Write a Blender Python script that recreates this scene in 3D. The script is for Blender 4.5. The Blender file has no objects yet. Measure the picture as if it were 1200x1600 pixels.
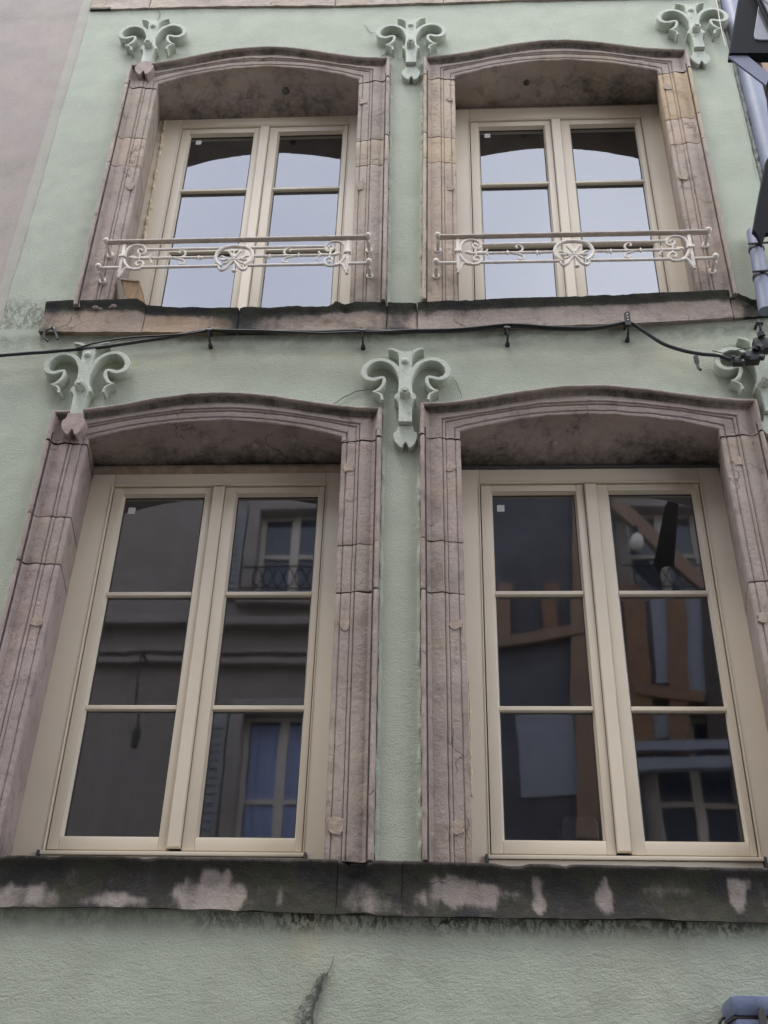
import bpy, bmesh, math, random
from mathutils import Matrix, Vector, noise
random.seed(7)
R = math.radians
S = bpy.context.scene
COL = S.collection

# ------------------------------------------------------------------ camera
YAW, PITCH, ROLL = R(-3.624), R(33.436), R(1.633)
FPX = 1750.0
CAM = Vector((0.0, -4.2, 1.6))
fwd = Vector((math.sin(YAW) * math.cos(PITCH), math.cos(YAW) * math.cos(PITCH), math.sin(PITCH)))
rgt = Vector((math.cos(YAW), -math.sin(YAW), 0.0))
up_ = rgt.cross(fwd)
r2 = rgt * math.cos(ROLL) + up_ * math.sin(ROLL)
u2 = -rgt * math.sin(ROLL) + up_ * math.cos(ROLL)
cd = bpy.data.cameras.new('camera')
cam = bpy.data.objects.new('camera', cd)
COL.objects.link(cam)
cd.sensor_fit = 'VERTICAL'
cd.sensor_height = 24.0
cd.lens = FPX / 1600 * 24.0
cd.clip_start = 0.05
cd.clip_end = 300
cam.matrix_world = Matrix(((r2.x, u2.x, -fwd.x, CAM.x), (r2.y, u2.y, -fwd.y, CAM.y), (r2.z, u2.z, -fwd.z, CAM.z), (0, 0, 0, 1)))
S.camera = cam


def at(px, py, y):
    """where the sight line through a photograph pixel meets the upright plane at depth y"""
    d = r2 * ((px - 600) / FPX) - u2 * ((py - 800) / FPX) + fwd
    t = (y - CAM.y) / d.y
    return Vector((CAM.x + d.x * t, y, CAM.z + d.z * t))


# ------------------------------------------------------------------ light
SUN_EL, SUN_AZ = R(71), R(215)          # high sun behind thin cloud, from the street side
W = bpy.data.worlds.new('World')
S.world = W
W.use_nodes = True
nt = W.node_tree
nt.nodes.clear()
wo = nt.nodes.new('ShaderNodeOutputWorld')
bg = nt.nodes.new('ShaderNodeBackground')
sk = nt.nodes.new('ShaderNodeTexSky')
sk.sky_type = 'NISHITA'
sk.sun_disc = False
sk.sun_elevation = SUN_EL
sk.sun_rotation = SUN_AZ
tc = nt.nodes.new('ShaderNodeTexCoord')
nz = nt.nodes.new('ShaderNodeTexNoise')
nz.inputs['Scale'].default_value = 1.6
nz.inputs['Detail'].default_value = 5
cr = nt.nodes.new('ShaderNodeValToRGB')
cr.color_ramp.elements[0].position = 0.38
cr.color_ramp.elements[0].color = (6.2, 6.45, 7.3, 1)
cr.color_ramp.elements[1].position = 0.62
cr.color_ramp.elements[1].color = (8.5, 8.6, 9.2, 1)
mx = nt.nodes.new('ShaderNodeMixRGB')
mx.inputs['Fac'].default_value = 0.82
nt.links.new(tc.outputs['Generated'], nz.inputs['Vector'])
nt.links.new(nz.outputs['Fac'], cr.inputs['Fac'])
nt.links.new(sk.outputs['Color'], mx.inputs['Color1'])
nt.links.new(cr.outputs['Color'], mx.inputs['Color2'])
nt.links.new(mx.outputs['Color'], bg.inputs['Color'])
bg.inputs['Strength'].default_value = 0.13
nt.links.new(bg.outputs['Background'], wo.inputs['Surface'])
sd = bpy.data.lights.new('sun', 'SUN')
sd.energy = 0.8
sd.angle = R(16)
sd.color = (1.0, 0.96, 0.9)
so = bpy.data.objects.new('sun', sd)
COL.objects.link(so)
sdir = Vector((math.sin(SUN_AZ) * math.cos(SUN_EL), math.cos(SUN_AZ) * math.cos(SUN_EL), math.sin(SUN_EL)))
so.rotation_euler = sdir.to_track_quat('Z', 'Y').to_euler()
so.location = (0, -3, 14)
S.view_settings.view_transform = 'Standard'
S.view_settings.look = 'None'
S.view_settings.gamma = 1.0
S.view_settings.use_curve_mapping = False
S.view_settings.exposure = 1.5
S.cycles.max_bounces = 10
S.cycles.transparent_max_bounces = 12


# ------------------------------------------------------------------ helpers
def n3(x, y, z, s=1.0, o=0.0):
    return noise.noise(Vector((x * s + o, y * s + o * 1.7, z * s - o)))


def fbm(x, y, z, s=1.0, o=0.0):
    return n3(x, y, z, s, o) * .6 + n3(x, y, z, s * 2.1, o + 5) * .3 + n3(x, y, z, s * 4.3, o + 9) * .15


def sstep(a, b, x):
    if a == b:
        return 0.0
    t = max(0.0, min(1.0, (x - a) / (b - a)))
    return t * t * (3 - 2 * t)


def thing(name, label, cat, loc=(0, 0, 0), group=None, kind='thing'):
    o = bpy.data.objects.new(name, None)
    o.empty_display_size = 0.1
    COL.objects.link(o)
    o.location = loc
    tag(o, label, cat, group, kind)
    return o


def tag(o, label=None, cat=None, group=None, kind=None):
    if label: o['label'] = label
    if cat: o['category'] = cat
    if group: o['group'] = group
    if kind: o['kind'] = kind
    return o


def origin(p):
    v = Vector((0, 0, 0))
    while p is not None:
        v = v + Vector(p.location)
        p = p.parent
    return v


def mk(name, verts, faces, mat, parent=None, smooth=35, attr=None, label=None, base=None, color=None):
    """one mesh object; verts are given in world space"""
    off = origin(parent)
    b = Vector(base) - off if base is not None else Vector((0, 0, 0))
    off = off + b
    me = bpy.data.meshes.new(name)
    me.from_pydata([(v[0] - off.x, v[1] - off.y, v[2] - off.z) for v in verts], [], faces)
    bm = bmesh.new()
    bm.from_mesh(me)
    bmesh.ops.recalc_face_normals(bm, faces=bm.faces)
    bm.to_mesh(me)
    bm.free()
    if attr:
        for k, vals in attr.items():
            a = me.attributes.new(k, 'FLOAT', 'POINT')
            a.data.foreach_set('value', vals)
    if smooth:
        me.polygons.foreach_set('use_smooth', [True] * len(me.polygons))
        me.set_sharp_from_angle(angle=R(smooth))
    me.materials.append(mat)
    o = bpy.data.objects.new(name, me)
    o.location = b
    COL.objects.link(o)
    if parent: o.parent = parent
    if label: o['label'] = label
    if color: o.color = color
    return o


class MB:
    def __init__(s):
        s.v = []
        s.f = []

    def add(s, v, f):
        n = len(s.v)
        s.v += [tuple(p) for p in v]
        s.f += [tuple(i + n for i in q) for q in f]
        return s

    def box(s, x0, x1, y0, y1, z0, z1, c=0.0):
        """box with chamfered edges"""
        if c <= 0:
            v = [(x, y, z) for x in (x0, x1) for y in (y0, y1) for z in (z0, z1)]
            return s.add(v, [(0, 1, 3, 2), (4, 6, 7, 5), (0, 4, 5, 1), (2, 3, 7, 6), (0, 2, 6, 4), (1, 5, 7, 3)])
        bm = bmesh.new()
        bmesh.ops.create_cube(bm, size=1)
        for p in bm.verts:
            p.co = Vector(((x0 + x1) / 2 + p.co.x * (x1 - x0), (y0 + y1) / 2 + p.co.y * (y1 - y0), (z0 + z1) / 2 + p.co.z * (z1 - z0)))
        bmesh.ops.bevel(bm, geom=bm.edges[:], offset=c, segments=2, profile=.6, affect='EDGES')
        s.bm(bm)
        return s

    def bm(s, bm):
        bm.verts.index_update()
        s.add([p.co[:] for p in bm.verts], [[q.index for q in f.verts] for f in bm.faces])
        bm.free()
        return s

    def tube(s, pts, r, n=8, closed=False):
        pts = [Vector(p) for p in pts]
        rs = r if isinstance(r, (list, tuple)) else [r] * len(pts)
        v = []
        f = []
        up = Vector((0, 1, 0.001)).normalized()
        m = len(pts)
        for i, p in enumerate(pts):
            a = pts[(i - 1) % m] if closed else pts[max(i - 1, 0)]
            b = pts[(i + 1) % m] if closed else pts[min(i + 1, m - 1)]
            t = (b - a)
            t = t.normalized() if t.length > 1e-9 else Vector((1, 0, 0))
            q = up if abs(t.dot(up)) < .95 else Vector((1, 0, 0))
            e1 = t.cross(q).normalized()
            e2 = t.cross(e1).normalized()
            for k in range(n):
                an = 2 * math.pi * k / n
                v.append(p + (e1 * math.cos(an) + e2 * math.sin(an)) * rs[i])
        for i in range(m if closed else m - 1):
            j = (i + 1) % m
            for k in range(n):
                f.append((i * n + k, i * n + (k + 1) % n, j * n + (k + 1) % n, j * n + k))
        if not closed:
            f.append(tuple(range(n)))
            f.append(tuple((m - 1) * n + k for k in range(n)))
        return s.add(v, f)

    def ball(s, c, r, sq=(1, 1, 1), seg=12):
        bm = bmesh.new()
        bmesh.ops.create_uvsphere(bm, u_segments=seg, v_segments=max(6, seg // 2 + 2), radius=1)
        for p in bm.verts:
            p.co = Vector((c[0] + p.co.x * r * sq[0], c[1] + p.co.y * r * sq[1], c[2] + p.co.z * r * sq[2]))
        return s.bm(bm)

    def prism(s, poly, y0, y1, ch=0.0):
        """polygon in x,z pushed from the back y1 to the front y0, front edge chamfered by ch"""
        n = len(poly)
        ar = sum(poly[i][0] * poly[(i + 1) % n][1] - poly[(i + 1) % n][0] * poly[i][1] for i in range(n))
        sg = 1 if ar > 0 else -1
        v = [(p[0], y1, p[1]) for p in poly]
        rings = [v]
        if ch > 0:
            rings.append([(p[0], y0 + ch, p[1]) for p in poly])
            q = []
            for i in range(n):
                a = Vector(poly[i - 1]); b = Vector(poly[i]); c = Vector(poly[(i + 1) % n])
                d1 = (b - a).normalized(); d2 = (c - b).normalized()
                nn = Vector((-d1.y, d1.x)) + Vector((-d2.y, d2.x))
                L = nn.length
                nn = nn / L if L > 1e-6 else Vector((-d1.y, d1.x))
                q.append((b.x + nn.x * ch * sg, y0, b.y + nn.y * ch * sg))
            rings.append(q)
        else:
            rings.append([(p[0], y0, p[1]) for p in poly])
        vv = [p for r_ in rings for p in r_]
        f = []
        for k in range(len(rings) - 1):
            for i in range(n):
                j = (i + 1) % n
                f.append((k * n + i, k * n + j, (k + 1) * n + j, (k + 1) * n + i))
        f.append(tuple(range(n)))
        f.append(tuple((len(rings) - 1) * n + i for i in range(n)))
        return s.add(vv, f)

    def ribbon(s, pts, ws, y0, y1, ch=0.003):
        """flat bar bent along pts (x,z), width ws, standing off from y1 to y0"""
        m = len(pts)
        v = []
        for i in range(m):
            a = Vector(pts[max(i - 1, 0)]); b = Vector(pts[min(i + 1, m - 1)])
            t = (b - a).normalized()
            nn = Vector((-t.y, t.x))
            w = (ws[i] if isinstance(ws, (list, tuple)) else ws) / 2
            p = Vector(pts[i])
            for off, y in ((-w, y1), (-w, y0 + ch), (-w + ch, y0), (w - ch, y0), (w, y0 + ch), (w, y1)):
                q = p + nn * off
                v.append((q.x, y, q.y))
        f = []
        for i in range(m - 1):
            for k in range(6):
                f.append((i * 6 + k, i * 6 + (k + 1) % 6, (i + 1) * 6 + (k + 1) % 6, (i + 1) * 6 + k))
        f.append(tuple(range(6)))
        f.append(tuple((m - 1) * 6 + k for k in range(6)))
        return s.add(v, f)

    def make(s, name, mat, parent=None, smooth=35, label=None, base=None, color=None):
        return mk(name, s.v, s.f, mat, parent, smooth, None, label, base, color)


def spline(pts, n=6):
    """Catmull-Rom through the points"""
    P = [Vector(p) for p in pts]
    out = []
    for i in range(len(P) - 1):
        p0 = P[max(i - 1, 0)]; p1 = P[i]; p2 = P[i + 1]; p3 = P[min(i + 2, len(P) - 1)]
        for k in range(n):
            t = k / n
            out.append(0.5 * ((2 * p1) + (p2 - p0) * t + (2 * p0 - 5 * p1 + 4 * p2 - p3) * t * t + (3 * p1 - p0 - 3 * p2 + p3) * t ** 3))
    out.append(P[-1])
    return out


def copy_tree(o, loc, parent=None):
    c = o.copy()
    COL.objects.link(c)
    c.parent = parent
    if loc is not None: c.location = loc
    for ch in [q for q in bpy.data.objects if q.parent == o]:
        copy_tree(ch, None, c)
    return c


# ------------------------------------------------------------------ materials
class NT:
    def __init__(s, name):
        s.m = bpy.data.materials.new(name)
        s.m.use_nodes = True
        s.t = s.m.node_tree
        s.b = s.t.nodes['Principled BSDF']
        s.out = s.t.nodes['Material Output']

    def node(s, kind, **kw):
        n = s.t.nodes.new(kind)
        for k, v in kw.items():
            if k.startswith('i_'):
                key = k[2:].replace('_', ' ')
                n.inputs[key].default_value = v
            else:
                setattr(n, k, v)
        return n

    def link(s, a, b):
        s.t.links.new(a, b)

    def pos(s, obj=False, scale=(1, 1, 1)):
        if obj:
            src = s.node('ShaderNodeTexCoord').outputs['Object']
        else:
            src = s.node('ShaderNodeNewGeometry').outputs['Position']
        mp = s.node('ShaderNodeMapping')
        mp.inputs['Scale'].default_value = scale
        s.link(src, mp.inputs['Vector'])
        return mp.outputs['Vector']

    def noise(s, vec, scale, detail=4, rough=.55, dist=0.0, lo=None, hi=None):
        n = s.node('ShaderNodeTexNoise')
        n.inputs['Scale'].default_value = scale
        n.inputs['Detail'].default_value = detail
        n.inputs['Roughness'].default_value = rough
        n.inputs['Distortion'].default_value = dist
        s.link(vec, n.inputs['Vector'])
        if lo is None:
            return n.outputs['Fac']
        return s.ramp(n.outputs['Fac'], lo, hi)

    def ramp(s, fac, lo, hi):
        r = s.node('ShaderNodeMapRange')
        r.clamp = True
        r.interpolation_type = 'SMOOTHSTEP'
        r.inputs['From Min'].default_value = lo
        r.inputs['From Max'].default_value = hi
        s.link(fac, r.inputs['Value'])
        return r.outputs['Result']

    def math(s, op, a, b=None):
        n = s.node('ShaderNodeMath', operation=op)
        for i, x in enumerate((a, b)):
            if x is None: continue
            if isinstance(x, (int, float)): n.inputs[i].default_value = x
            else: s.link(x, n.inputs[i])
        return n.outputs[0]

    def mix(s, fac, a, b, mode='MIX'):
        n = s.node('ShaderNodeMixRGB', blend_type=mode)
        for i, x in ((0, fac), (1, a), (2, b)):
            if isinstance(x, (int, float)): n.inputs[i].default_value = x
            elif isinstance(x, tuple): n.inputs[i].default_value = x if len(x) == 4 else (*x, 1)
            else: s.link(x, n.inputs[i])
        return n.outputs[0]

    def attr(s, name):
        return s.node('ShaderNodeAttribute', attribute_name=name).outputs['Fac']

    def bump(s, h, dist, strength=1.0, normal=None):
        n = s.node('ShaderNodeBump')
        n.inputs['Distance'].default_value = dist
        n.inputs['Strength'].default_value = strength
        s.link(h, n.inputs['Height'])
        if normal is not None: s.link(normal, n.inputs['Normal'])
        return n.outputs['Normal']

    def fin(s, color=None, rough=.8, normal=None, metal=0.0, spec=None):
        if color is not None:
            if isinstance(color, tuple): s.b.inputs['Base Color'].default_value = color if len(color) == 4 else (*color, 1)
            else: s.link(color, s.b.inputs['Base Color'])
        if isinstance(rough, (int, float)): s.b.inputs['Roughness'].default_value = rough
        else: s.link(rough, s.b.inputs['Roughness'])
        s.b.inputs['Metallic'].default_value = metal
        if spec is not None: s.b.inputs['Specular IOR Level'].default_value = spec
        if normal is not None: s.link(normal, s.b.inputs['Normal'])
        return s.m


def m_plaster(name, c0, c1, neigh=None):
    t = NT(name)
    p = t.pos()
    big = t.noise(p, 1.1, 5, .6, 0, .3, .7)
    med = t.noise(p, 5.5, 6, .65, 0, .35, .7)
    fine = t.noise(p, 60, 4, .6)
    col = t.mix(big, c0, c1)
    col = t.mix(t.math('MULTIPLY', med, .45), col, tuple(x * .80 for x in c0))
    run = t.noise(t.pos(scale=(7, 7, .45)), 1.5, 5, .6, 0, .5, .75)
    col = t.mix(t.math('MULTIPLY', run, .22), col, (.40, .40, .31))
    # rain washed yellowish and grey marks, carried by the mesh as the attributes 'warm' and 'grime'
    wv = t.pos(scale=(9, 9, 1.3))
    streak = t.noise(wv, 2.2, 5, .6, 0, .35, .75)
    blot = t.noise(p, 14, 6, .7, 0, .35, .62)
    warm = t.math('MULTIPLY', t.attr('warm'), t.math('ADD', t.math('MULTIPLY', streak, .6), .4))
    col = t.mix(warm, col, (.46, .43, .31))
    g = t.math('MULTIPLY', t.attr('grime'), t.math('ADD', t.math('MULTIPLY', blot, .75), .25))
    col = t.mix(g, col, (.10, .115, .085))
    blk = t.math('MULTIPLY', t.attr('black'), t.noise(t.pos(scale=(1, 1, .55)), 55, 5, .7, .6, .42, .56))
    col = t.mix(blk, col, (.018, .02, .016))
    col = t.mix(t.math('MULTIPLY', fine, .10), col, (.22, .23, .2))
    # trowelled stucco relief, coarser low on the wall (attribute 'coarse')
    a = t.noise(t.pos(scale=(1, 1, 1.8)), 34, 9, .74, .2)
    a2 = t.math('ABSOLUTE', t.math('SUBTRACT', t.noise(t.pos(scale=(1, 1, 1.6)), 17, 5, .6, .9), .5))
    b = t.noise(p, 130, 3, .6)
    zone = t.noise(p, 2.2, 4, .6, 0, .32, .68)
    h = t.math('ADD', t.math('MULTIPLY', a, 1.5), t.math('MULTIPLY', t.math('MINIMUM', a2, .05), 2.2))
    h = t.math('MULTIPLY', h, t.math('ADD', t.math('MULTIPLY', zone, .8), .45))
    h = t.math('MULTIPLY', h, t.math('ADD', t.math('MULTIPLY', t.attr('coarse'), .75), .06))
    h = t.math('ADD', h, t.math('MULTIPLY', b, .22))
    return t.fin(col, .92, t.bump(h, .012), spec=.25)


def m_stone(name='painted_sandstone', base=(.318, .268, .240), alt=(.372, .318, .288)):
    t = NT(name)
    p = t.pos()
    oi = t.node('ShaderNodeObjectInfo')
    big = t.noise(p, 2.3, 5, .6, 0, .3, .7)
    col = t.mix(big, tuple(x * .88 for x in base), alt)
    hue = t.noise(p, 3.7, 4, .6, .5, .45, .7)
    col = t.mix(t.math('MULTIPLY', hue, .5), col, (.34, .275, .205))
    fl = t.noise(p, 9, 7, .72, .2, .5, .64)
    col = t.mix(t.math('MULTIPLY', fl, .55), col, tuple(x * .60 for x in base))
    lt = t.noise(p, 17, 6, .7, .3, .60, .68)
    col = t.mix(t.math('MULTIPLY', lt, .45), col, (.40, .355, .32))
    vn = t.node('ShaderNodeTexVoronoi', feature='DISTANCE_TO_EDGE')
    vn.inputs['Scale'].default_value = 2.6
    vd = t.node('ShaderNodeMixRGB', blend_type='ADD')
    vd.inputs[0].default_value = .35
    vnn = t.node('ShaderNodeTexNoise'); vnn.inputs['Scale'].default_value = 6; vnn.inputs['Detail'].default_value = 6
    t.link(p, vnn.inputs['Vector']); t.link(p, vd.inputs[1]); t.link(vnn.outputs['Color'], vd.inputs[2]); t.link(vd.outputs[0], vn.inputs['Vector'])
    ck = t.math('MULTIPLY', t.math('SUBTRACT', 1.0, t.ramp(vn.outputs['Distance'], .0, .008)), t.noise(p, 3, 3, .5, 0, .5, .6))
    col = t.mix(t.math('MULTIPLY', ck, .75), col, (.06, .05, .045))
    # vertical rain marks
    st = t.noise(t.pos(scale=(16, 16, 1.0)), 2.0, 5, .6, 0, .5, .8)
    col = t.mix(t.math('MULTIPLY', st, .35), col, tuple(x * .62 for x in base))
    # flaked paint, bare buff stone under it
    pk = t.noise(p, 26, 6, .75, .3, .655, .69)
    col = t.mix(t.math('MULTIPLY', pk, .7), col, (.36, .27, .19))
    col = t.mix(1.0, col, oi.outputs['Color'], 'MULTIPLY')
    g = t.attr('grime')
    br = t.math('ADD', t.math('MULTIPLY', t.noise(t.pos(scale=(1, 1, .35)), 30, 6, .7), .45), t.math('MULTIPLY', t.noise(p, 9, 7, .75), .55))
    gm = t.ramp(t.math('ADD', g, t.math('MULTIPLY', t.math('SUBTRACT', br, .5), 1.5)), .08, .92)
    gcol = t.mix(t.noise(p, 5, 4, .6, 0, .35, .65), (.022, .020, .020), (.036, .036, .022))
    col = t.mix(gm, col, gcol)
    sp = t.noise(p, 120, 3, .7, 0, .64, .7)
    col = t.mix(t.math('MULTIPLY', sp, .5), col, tuple(x * .45 for x in base))
    a = t.noise(p, 38, 6, .65, .4)
    b = t.noise(p, 150, 3, .6)
    h = t.math('ADD', t.math('MULTIPLY', a, 1.0), t.math('MULTIPLY', b, .18))
    h = t.math('SUBTRACT', h, t.math('MULTIPLY', pk, .35))
    h = t.math('SUBTRACT', h, t.math('MULTIPLY', ck, .5))
    return t.fin(col, t.math('ADD', .86, 0), t.bump(h, .007), spec=.3)


def m_simple(name, col, rough=.5, metal=0.0, nscale=12, var=.12, bump=0.0, bscale=60, spec=None, dirt=None):
    t = NT(name)
    p = t.pos(obj=False)
    f = t.noise(p, nscale, 5, .6, 0, .3, .7)
    c = t.mix(f, tuple(x * (1 - var) for x in col), tuple(min(1, x * (1 + var * .6)) for x in col))
    if dirt:
        d = t.noise(p, nscale * 2.7, 6, .7, .2, dirt[1], dirt[1] + .1)
        c = t.mix(t.math('MULTIPLY', d, dirt[2]), c, dirt[0])
    nrm = t.bump(t.noise(p, bscale, 4, .6), bump) if bump else None
    return t.fin(c, rough, nrm, metal, spec)


M = {}
M['green'] = m_plaster('green_render', (.395, .428, .345), (.43, .462, .375))
M['pink'] = m_plaster('pink_render', (.365, .32, .295), (.395, .345, .315))
M['stone'] = m_stone()
M['plug'] = m_simple('buff_filler', (.33, .265, .21), .9, 0, 30, .2, .004, 90)
M['cream'] = m_simple('cream_lacquer', (.65, .575, .455), .38, 0, 2, .03, 0)
M['filler'] = m_simple('brown_packing', (.30, .235, .17), .8, 0, 14, .3, .004, 40)
M['gasket'] = m_simple('dark_gasket', (.05, .047, .042), .6, 0, 20, .1)
M['iron'] = m_simple('old_pale_paint', (.62, .57, .505), .6, 0, 40, .12, .002, 120, dirt=((.16, .11, .085), .60, .7))
M['ironrail'] = m_simple('worn_brown_paint', (.46, .40, .35), .6, 0, 30, .2, .002, 90)
M['greeniron'] = m_simple('green_painted_iron', (.42, .455, .38), .75, 0, 9, .12, .003, 80, dirt=((.07, .06, .045), .60, .6))
M['cable'] = m_simple('black_rubber', (.014, .014, .016), .55, 0, 20, .3)
M['zinc'] = m_simple('lavender_grey_pipe', (.20, .22, .29), .45, 0.0, 5, .12, .001, 30)
M['bluegrey'] = m_simple('blue_grey_plastic', (.105, .125, .20), .45, 0, 22, .25, .001, 60, dirt=((.30, .30, .33), .62, .5))
M['blackmetal'] = m_simple('black_lacquered_metal', (.006, .007, .011), .65, 0, 10, .2, spec=.12)
M['fin'] = m_simple('slate_blue_metal', (.12, .135, .20), .4, 0, 10, .1)
M['foam'] = m_simple('expanded_foam', (.62, .53, .36), .9, 0, 60, .3, .006, 90)
M['sticker'] = m_simple('pale_sticker', (.62, .64, .62), .5, 0, 30, .1)
M['opal'] = m_simple('opal_glass', (.20, .21, .23), .15, 0, 8, .15)
M['dark'] = m_simple('room_plaster', (.26, .255, .27), .9, 0, 3, .1)
M['darkwood'] = m_simple('dark_wood', (.05, .035, .028), .6, 0, 20, .3)
M['roomfloor'] = m_simple('room_floor', (.12, .08, .05), .6, 0, 6, .2)
M['panel'] = m_simple('grey_white_plaster', (.27, .29, .34), .9, 0, 3, .06)
M['lampglass'] = m_simple('white_globe', (.75, .72, .66), .3, 0, 3, .05)


def m_wood(name, c, scale=(3, 3, 30)):
    t = NT(name)
    v = t.pos(obj=True, scale=scale)
    a = t.noise(v, 3, 6, .6, .4)
    col = t.mix(t.ramp(a, .3, .7), tuple(x * .6 for x in c), c)
    return t.fin(col, .7, t.bump(a, .003))


M['mortar'] = m_simple('joint_mortar', (.06, .05, .044), .95, 0, 30, .4)
M['wood'] = m_wood('raw_pine', (.42, .27, .14), (18, 18, 2.5))
M['timber'] = m_wood('amber_timber', (.24, .135, .075), (14, 14, 1.5))
M['boards'] = m_wood('weathered_boards', (.50, .42, .31), (26, 26, 1.2))
M['browned'] = m_wood('brown_edge', (.30, .20, .14), (18, 18, 1.2))


def m_glass(name, refl):
    t = NT(name)
    t.t.nodes.remove(t.b)
    gl = t.node('ShaderNodeBsdfGlossy')
    gl.inputs['Roughness'].default_value = 0.028
    gl.inputs['Color'].default_value = (.93, .95, 1.0, 1)
    # the pane of float glass is never quite flat
    p = t.pos()
    nb = t.bump(t.noise(p, 2.0, 2, .5), .0006)
    t.link(nb, gl.inputs['Normal'])
    tr = t.node('ShaderNodeBsdfTransparent')
    tr.inputs['Color'].default_value = (.86, .89, .90, 1)
    fr = t.node('ShaderNodeLayerWeight')
    fr.inputs['Blend'].default_value = .5
    f = t.math('ADD', t.math('MULTIPLY', t.math('POWER', fr.outputs['Facing'], 5), .8), refl)
    ms = t.node('ShaderNodeMixShader')
    t.link(f, ms.inputs[0])
    t.link(tr.outputs[0], ms.inputs[1])
    t.link(gl.outputs[0], ms.inputs[2])
    t.link(ms.outputs[0], t.out.inputs['Surface'])
    return t.m


M['glass'] = m_glass('window_glass', .215)

# ------------------------------------------------------------------ street and ground
o = mk('street_ground', [(-60, -60, 0), (60, -60, 0), (60, 60, 0), (-60, 60, 0)], [(0, 1, 2, 3)], m_simple('pale_paving', (.20, .19, .175), .9, 0, 3, .2, .004, 120), smooth=0)
tag(o, kind='structure')

# ------------------------------------------------------------------ the four window openings
# x at the top and at the bottom of the outer edges, corner height, arch rise, joint heights, sill height
SUR = {
    'LA': dict(l=(-1.888, -1.908), r=(-.288, -.268), zc=4.962, rise=.105, zb=2.812, zback=4.865, jl=(4.37, 4.12), jr=(4.21, 3.97), split=4.785),
    'LB': dict(l=(-.108, -.088), r=(1.478, 1.500), zc=4.985, rise=.098, zb=2.812, zback=4.835, jl=(4.225, 3.965), jr=(4.02,), split=4.795),
    'UA': dict(l=(-1.925, -1.915), r=(-.306, -.286), zc=7.695, rise=.145, zb=5.664, zback=7.58, jl=(7.035, 6.785), jr=(6.965, 6.745), split=7.505),
    'UB': dict(l=(-.103, -.102), r=(1.490, 1.489), zc=7.695, rise=.130, zb=5.664, zback=7.645, jl=(6.975, 6.755), jr=(7.09, 6.87), split=7.515),
}
WID = .19
KV = .76
PROF = [(0, .06), (0, -.022), (.005, -.031), (.012, -.034), (.019, -.031), (.024, -.014), (.032, .002), (.045, .008), (.065, .004), (.085, -.001), (.098, -.002),
        (.103, .004), (.105, .011), (.108, .004), (.114, .002), (.119, .005), (.121, .013), (.124, .009), (.145, .008), (.16, .010),
        (.162, .014), (.165, .018), (.169, .013), (.178, .013), (.186, .015), (WID, .021), (.187, .045), (.165, .17), (.140, .30), (.137, .46)]


def ztop(s, x, u=0.0):
    """arch line at distance u inwards from the outer edge: flat shoulders outside, a plain segment inside"""
    xl, xr = s['l'][0] + u, s['r'][0] - u
    t = min(x - xl, xr - x) / ((xr - xl) / 2)
    t = max(0, min(1, t))
    w = max(0, min(1, (u - .04) / .10))
    a = (1 - math.cos(math.pi * min(1, t * 1.02))) / 2
    b = 1 - (1 - t) ** 2
    return s['zc'] + s['rise'] * (a * (1 - w) + b * w)


# ------------------------------------------------------------------ house wall with its render
def wall_sheet(name, x0, x1, z0, z1, step, mat, parent, holes, y=0.028, edge=None):
    nx = int(round((x1 - x0) / step)); nz_ = int(round((z1 - z0) / step))
    verts = []; at_w = []; at_g = []; at_b = []; at_c = []
    for j in range(nz_ + 1):
        z = z0 + (z1 - z0) * j / nz_
        for i in range(nx + 1):
            x = x0 + (x1 - x0) * i / nx
            if edge and i == nx: x = edge(z)
            dy = fbm(x, 0, z, 1.7) * .006 + fbm(x, 0, z, 9, 3) * .0022
            if z < 2.6: dy += fbm(x, 0, z, 17, 8) * .004
            verts.append((x, y + dy, z))
            # stains under the sills
            w = 0; g = 0; b = 0
            if z < 2.66:
                k = math.exp(-((x + .50) / .06) ** 2) * sstep(2.28, 2.62, z) * .75
                k += math.exp(-((x + .42) / .14) ** 2) * sstep(2.35, 2.62, z) * .3
                k += math.exp(-((x - .72) / .13) ** 2) * sstep(2.2, 2.55, z) * .35
                w = k
                g = sstep(2.53, 2.63, z) * (.35 + .5 * max(0, n3(x, 0, 0, 5, 2)))
                b = sstep(2.545, 2.61, z) * (.65 + .6 * n3(x, 0, 0, 7, 5)) * (.35 + .65 * sstep(-1.3, -.4, x))
            if 5.1 < z < 5.50:
                g = sstep(5.36, 5.47, z) * .55 + .22 * math.exp(-((z - 5.355 - .02 * n3(x, 0, 0, 2)) / .022) ** 2)
                w = .60 * math.exp(-((z - 5.30) / .14) ** 2) * (.7 + n3(x, 0, 0, 1.5, 4))
            if 8.1 < z < 8.36: g = sstep(8.27, 8.35, z) * .3
            if 5.55 < z < 6.9 and x < -1.9:
                g = max(g, .25 * max(0, fbm(x, 0, z, 5, 7)) * 2)
                if z < 5.85: b = .5 * sstep(5.8, 5.68, z) * sstep(-1.7, -2.0, x)
            if x > 1.3: g = max(g, .18 * sstep(1.45, 1.7, x) * (z < 5.5))
            at_w.append(min(1, max(0, w))); at_g.append(min(1, max(0, g))); at_b.append(min(1, max(0, b)))
            c = sstep(2.95, 2.5, z) * (.55 + .45 * sstep(-1.6, 1.0, x)) + .10 + .12 * sstep(5.6, 5.3, z) * (z > 2.9)
            at_c.append(min(1, c * .8))
    faces = []
    for j in range(nz_):
        zc_ = z0 + (z1 - z0) * (j + .5) / nz_
        for i in range(nx):
            xc = x0 + (x1 - x0) * (i + .5) / nx
            if any(h(xc, zc_) for h in holes): continue
            a = j * (nx + 1) + i
            faces.append((a, a + 1, a + nx + 2, a + nx + 1))
    return mk(name, verts, faces, mat, parent, 60, {'warm': at_w, 'grime': at_g, 'black': at_b, 'coarse': at_c})


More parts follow.
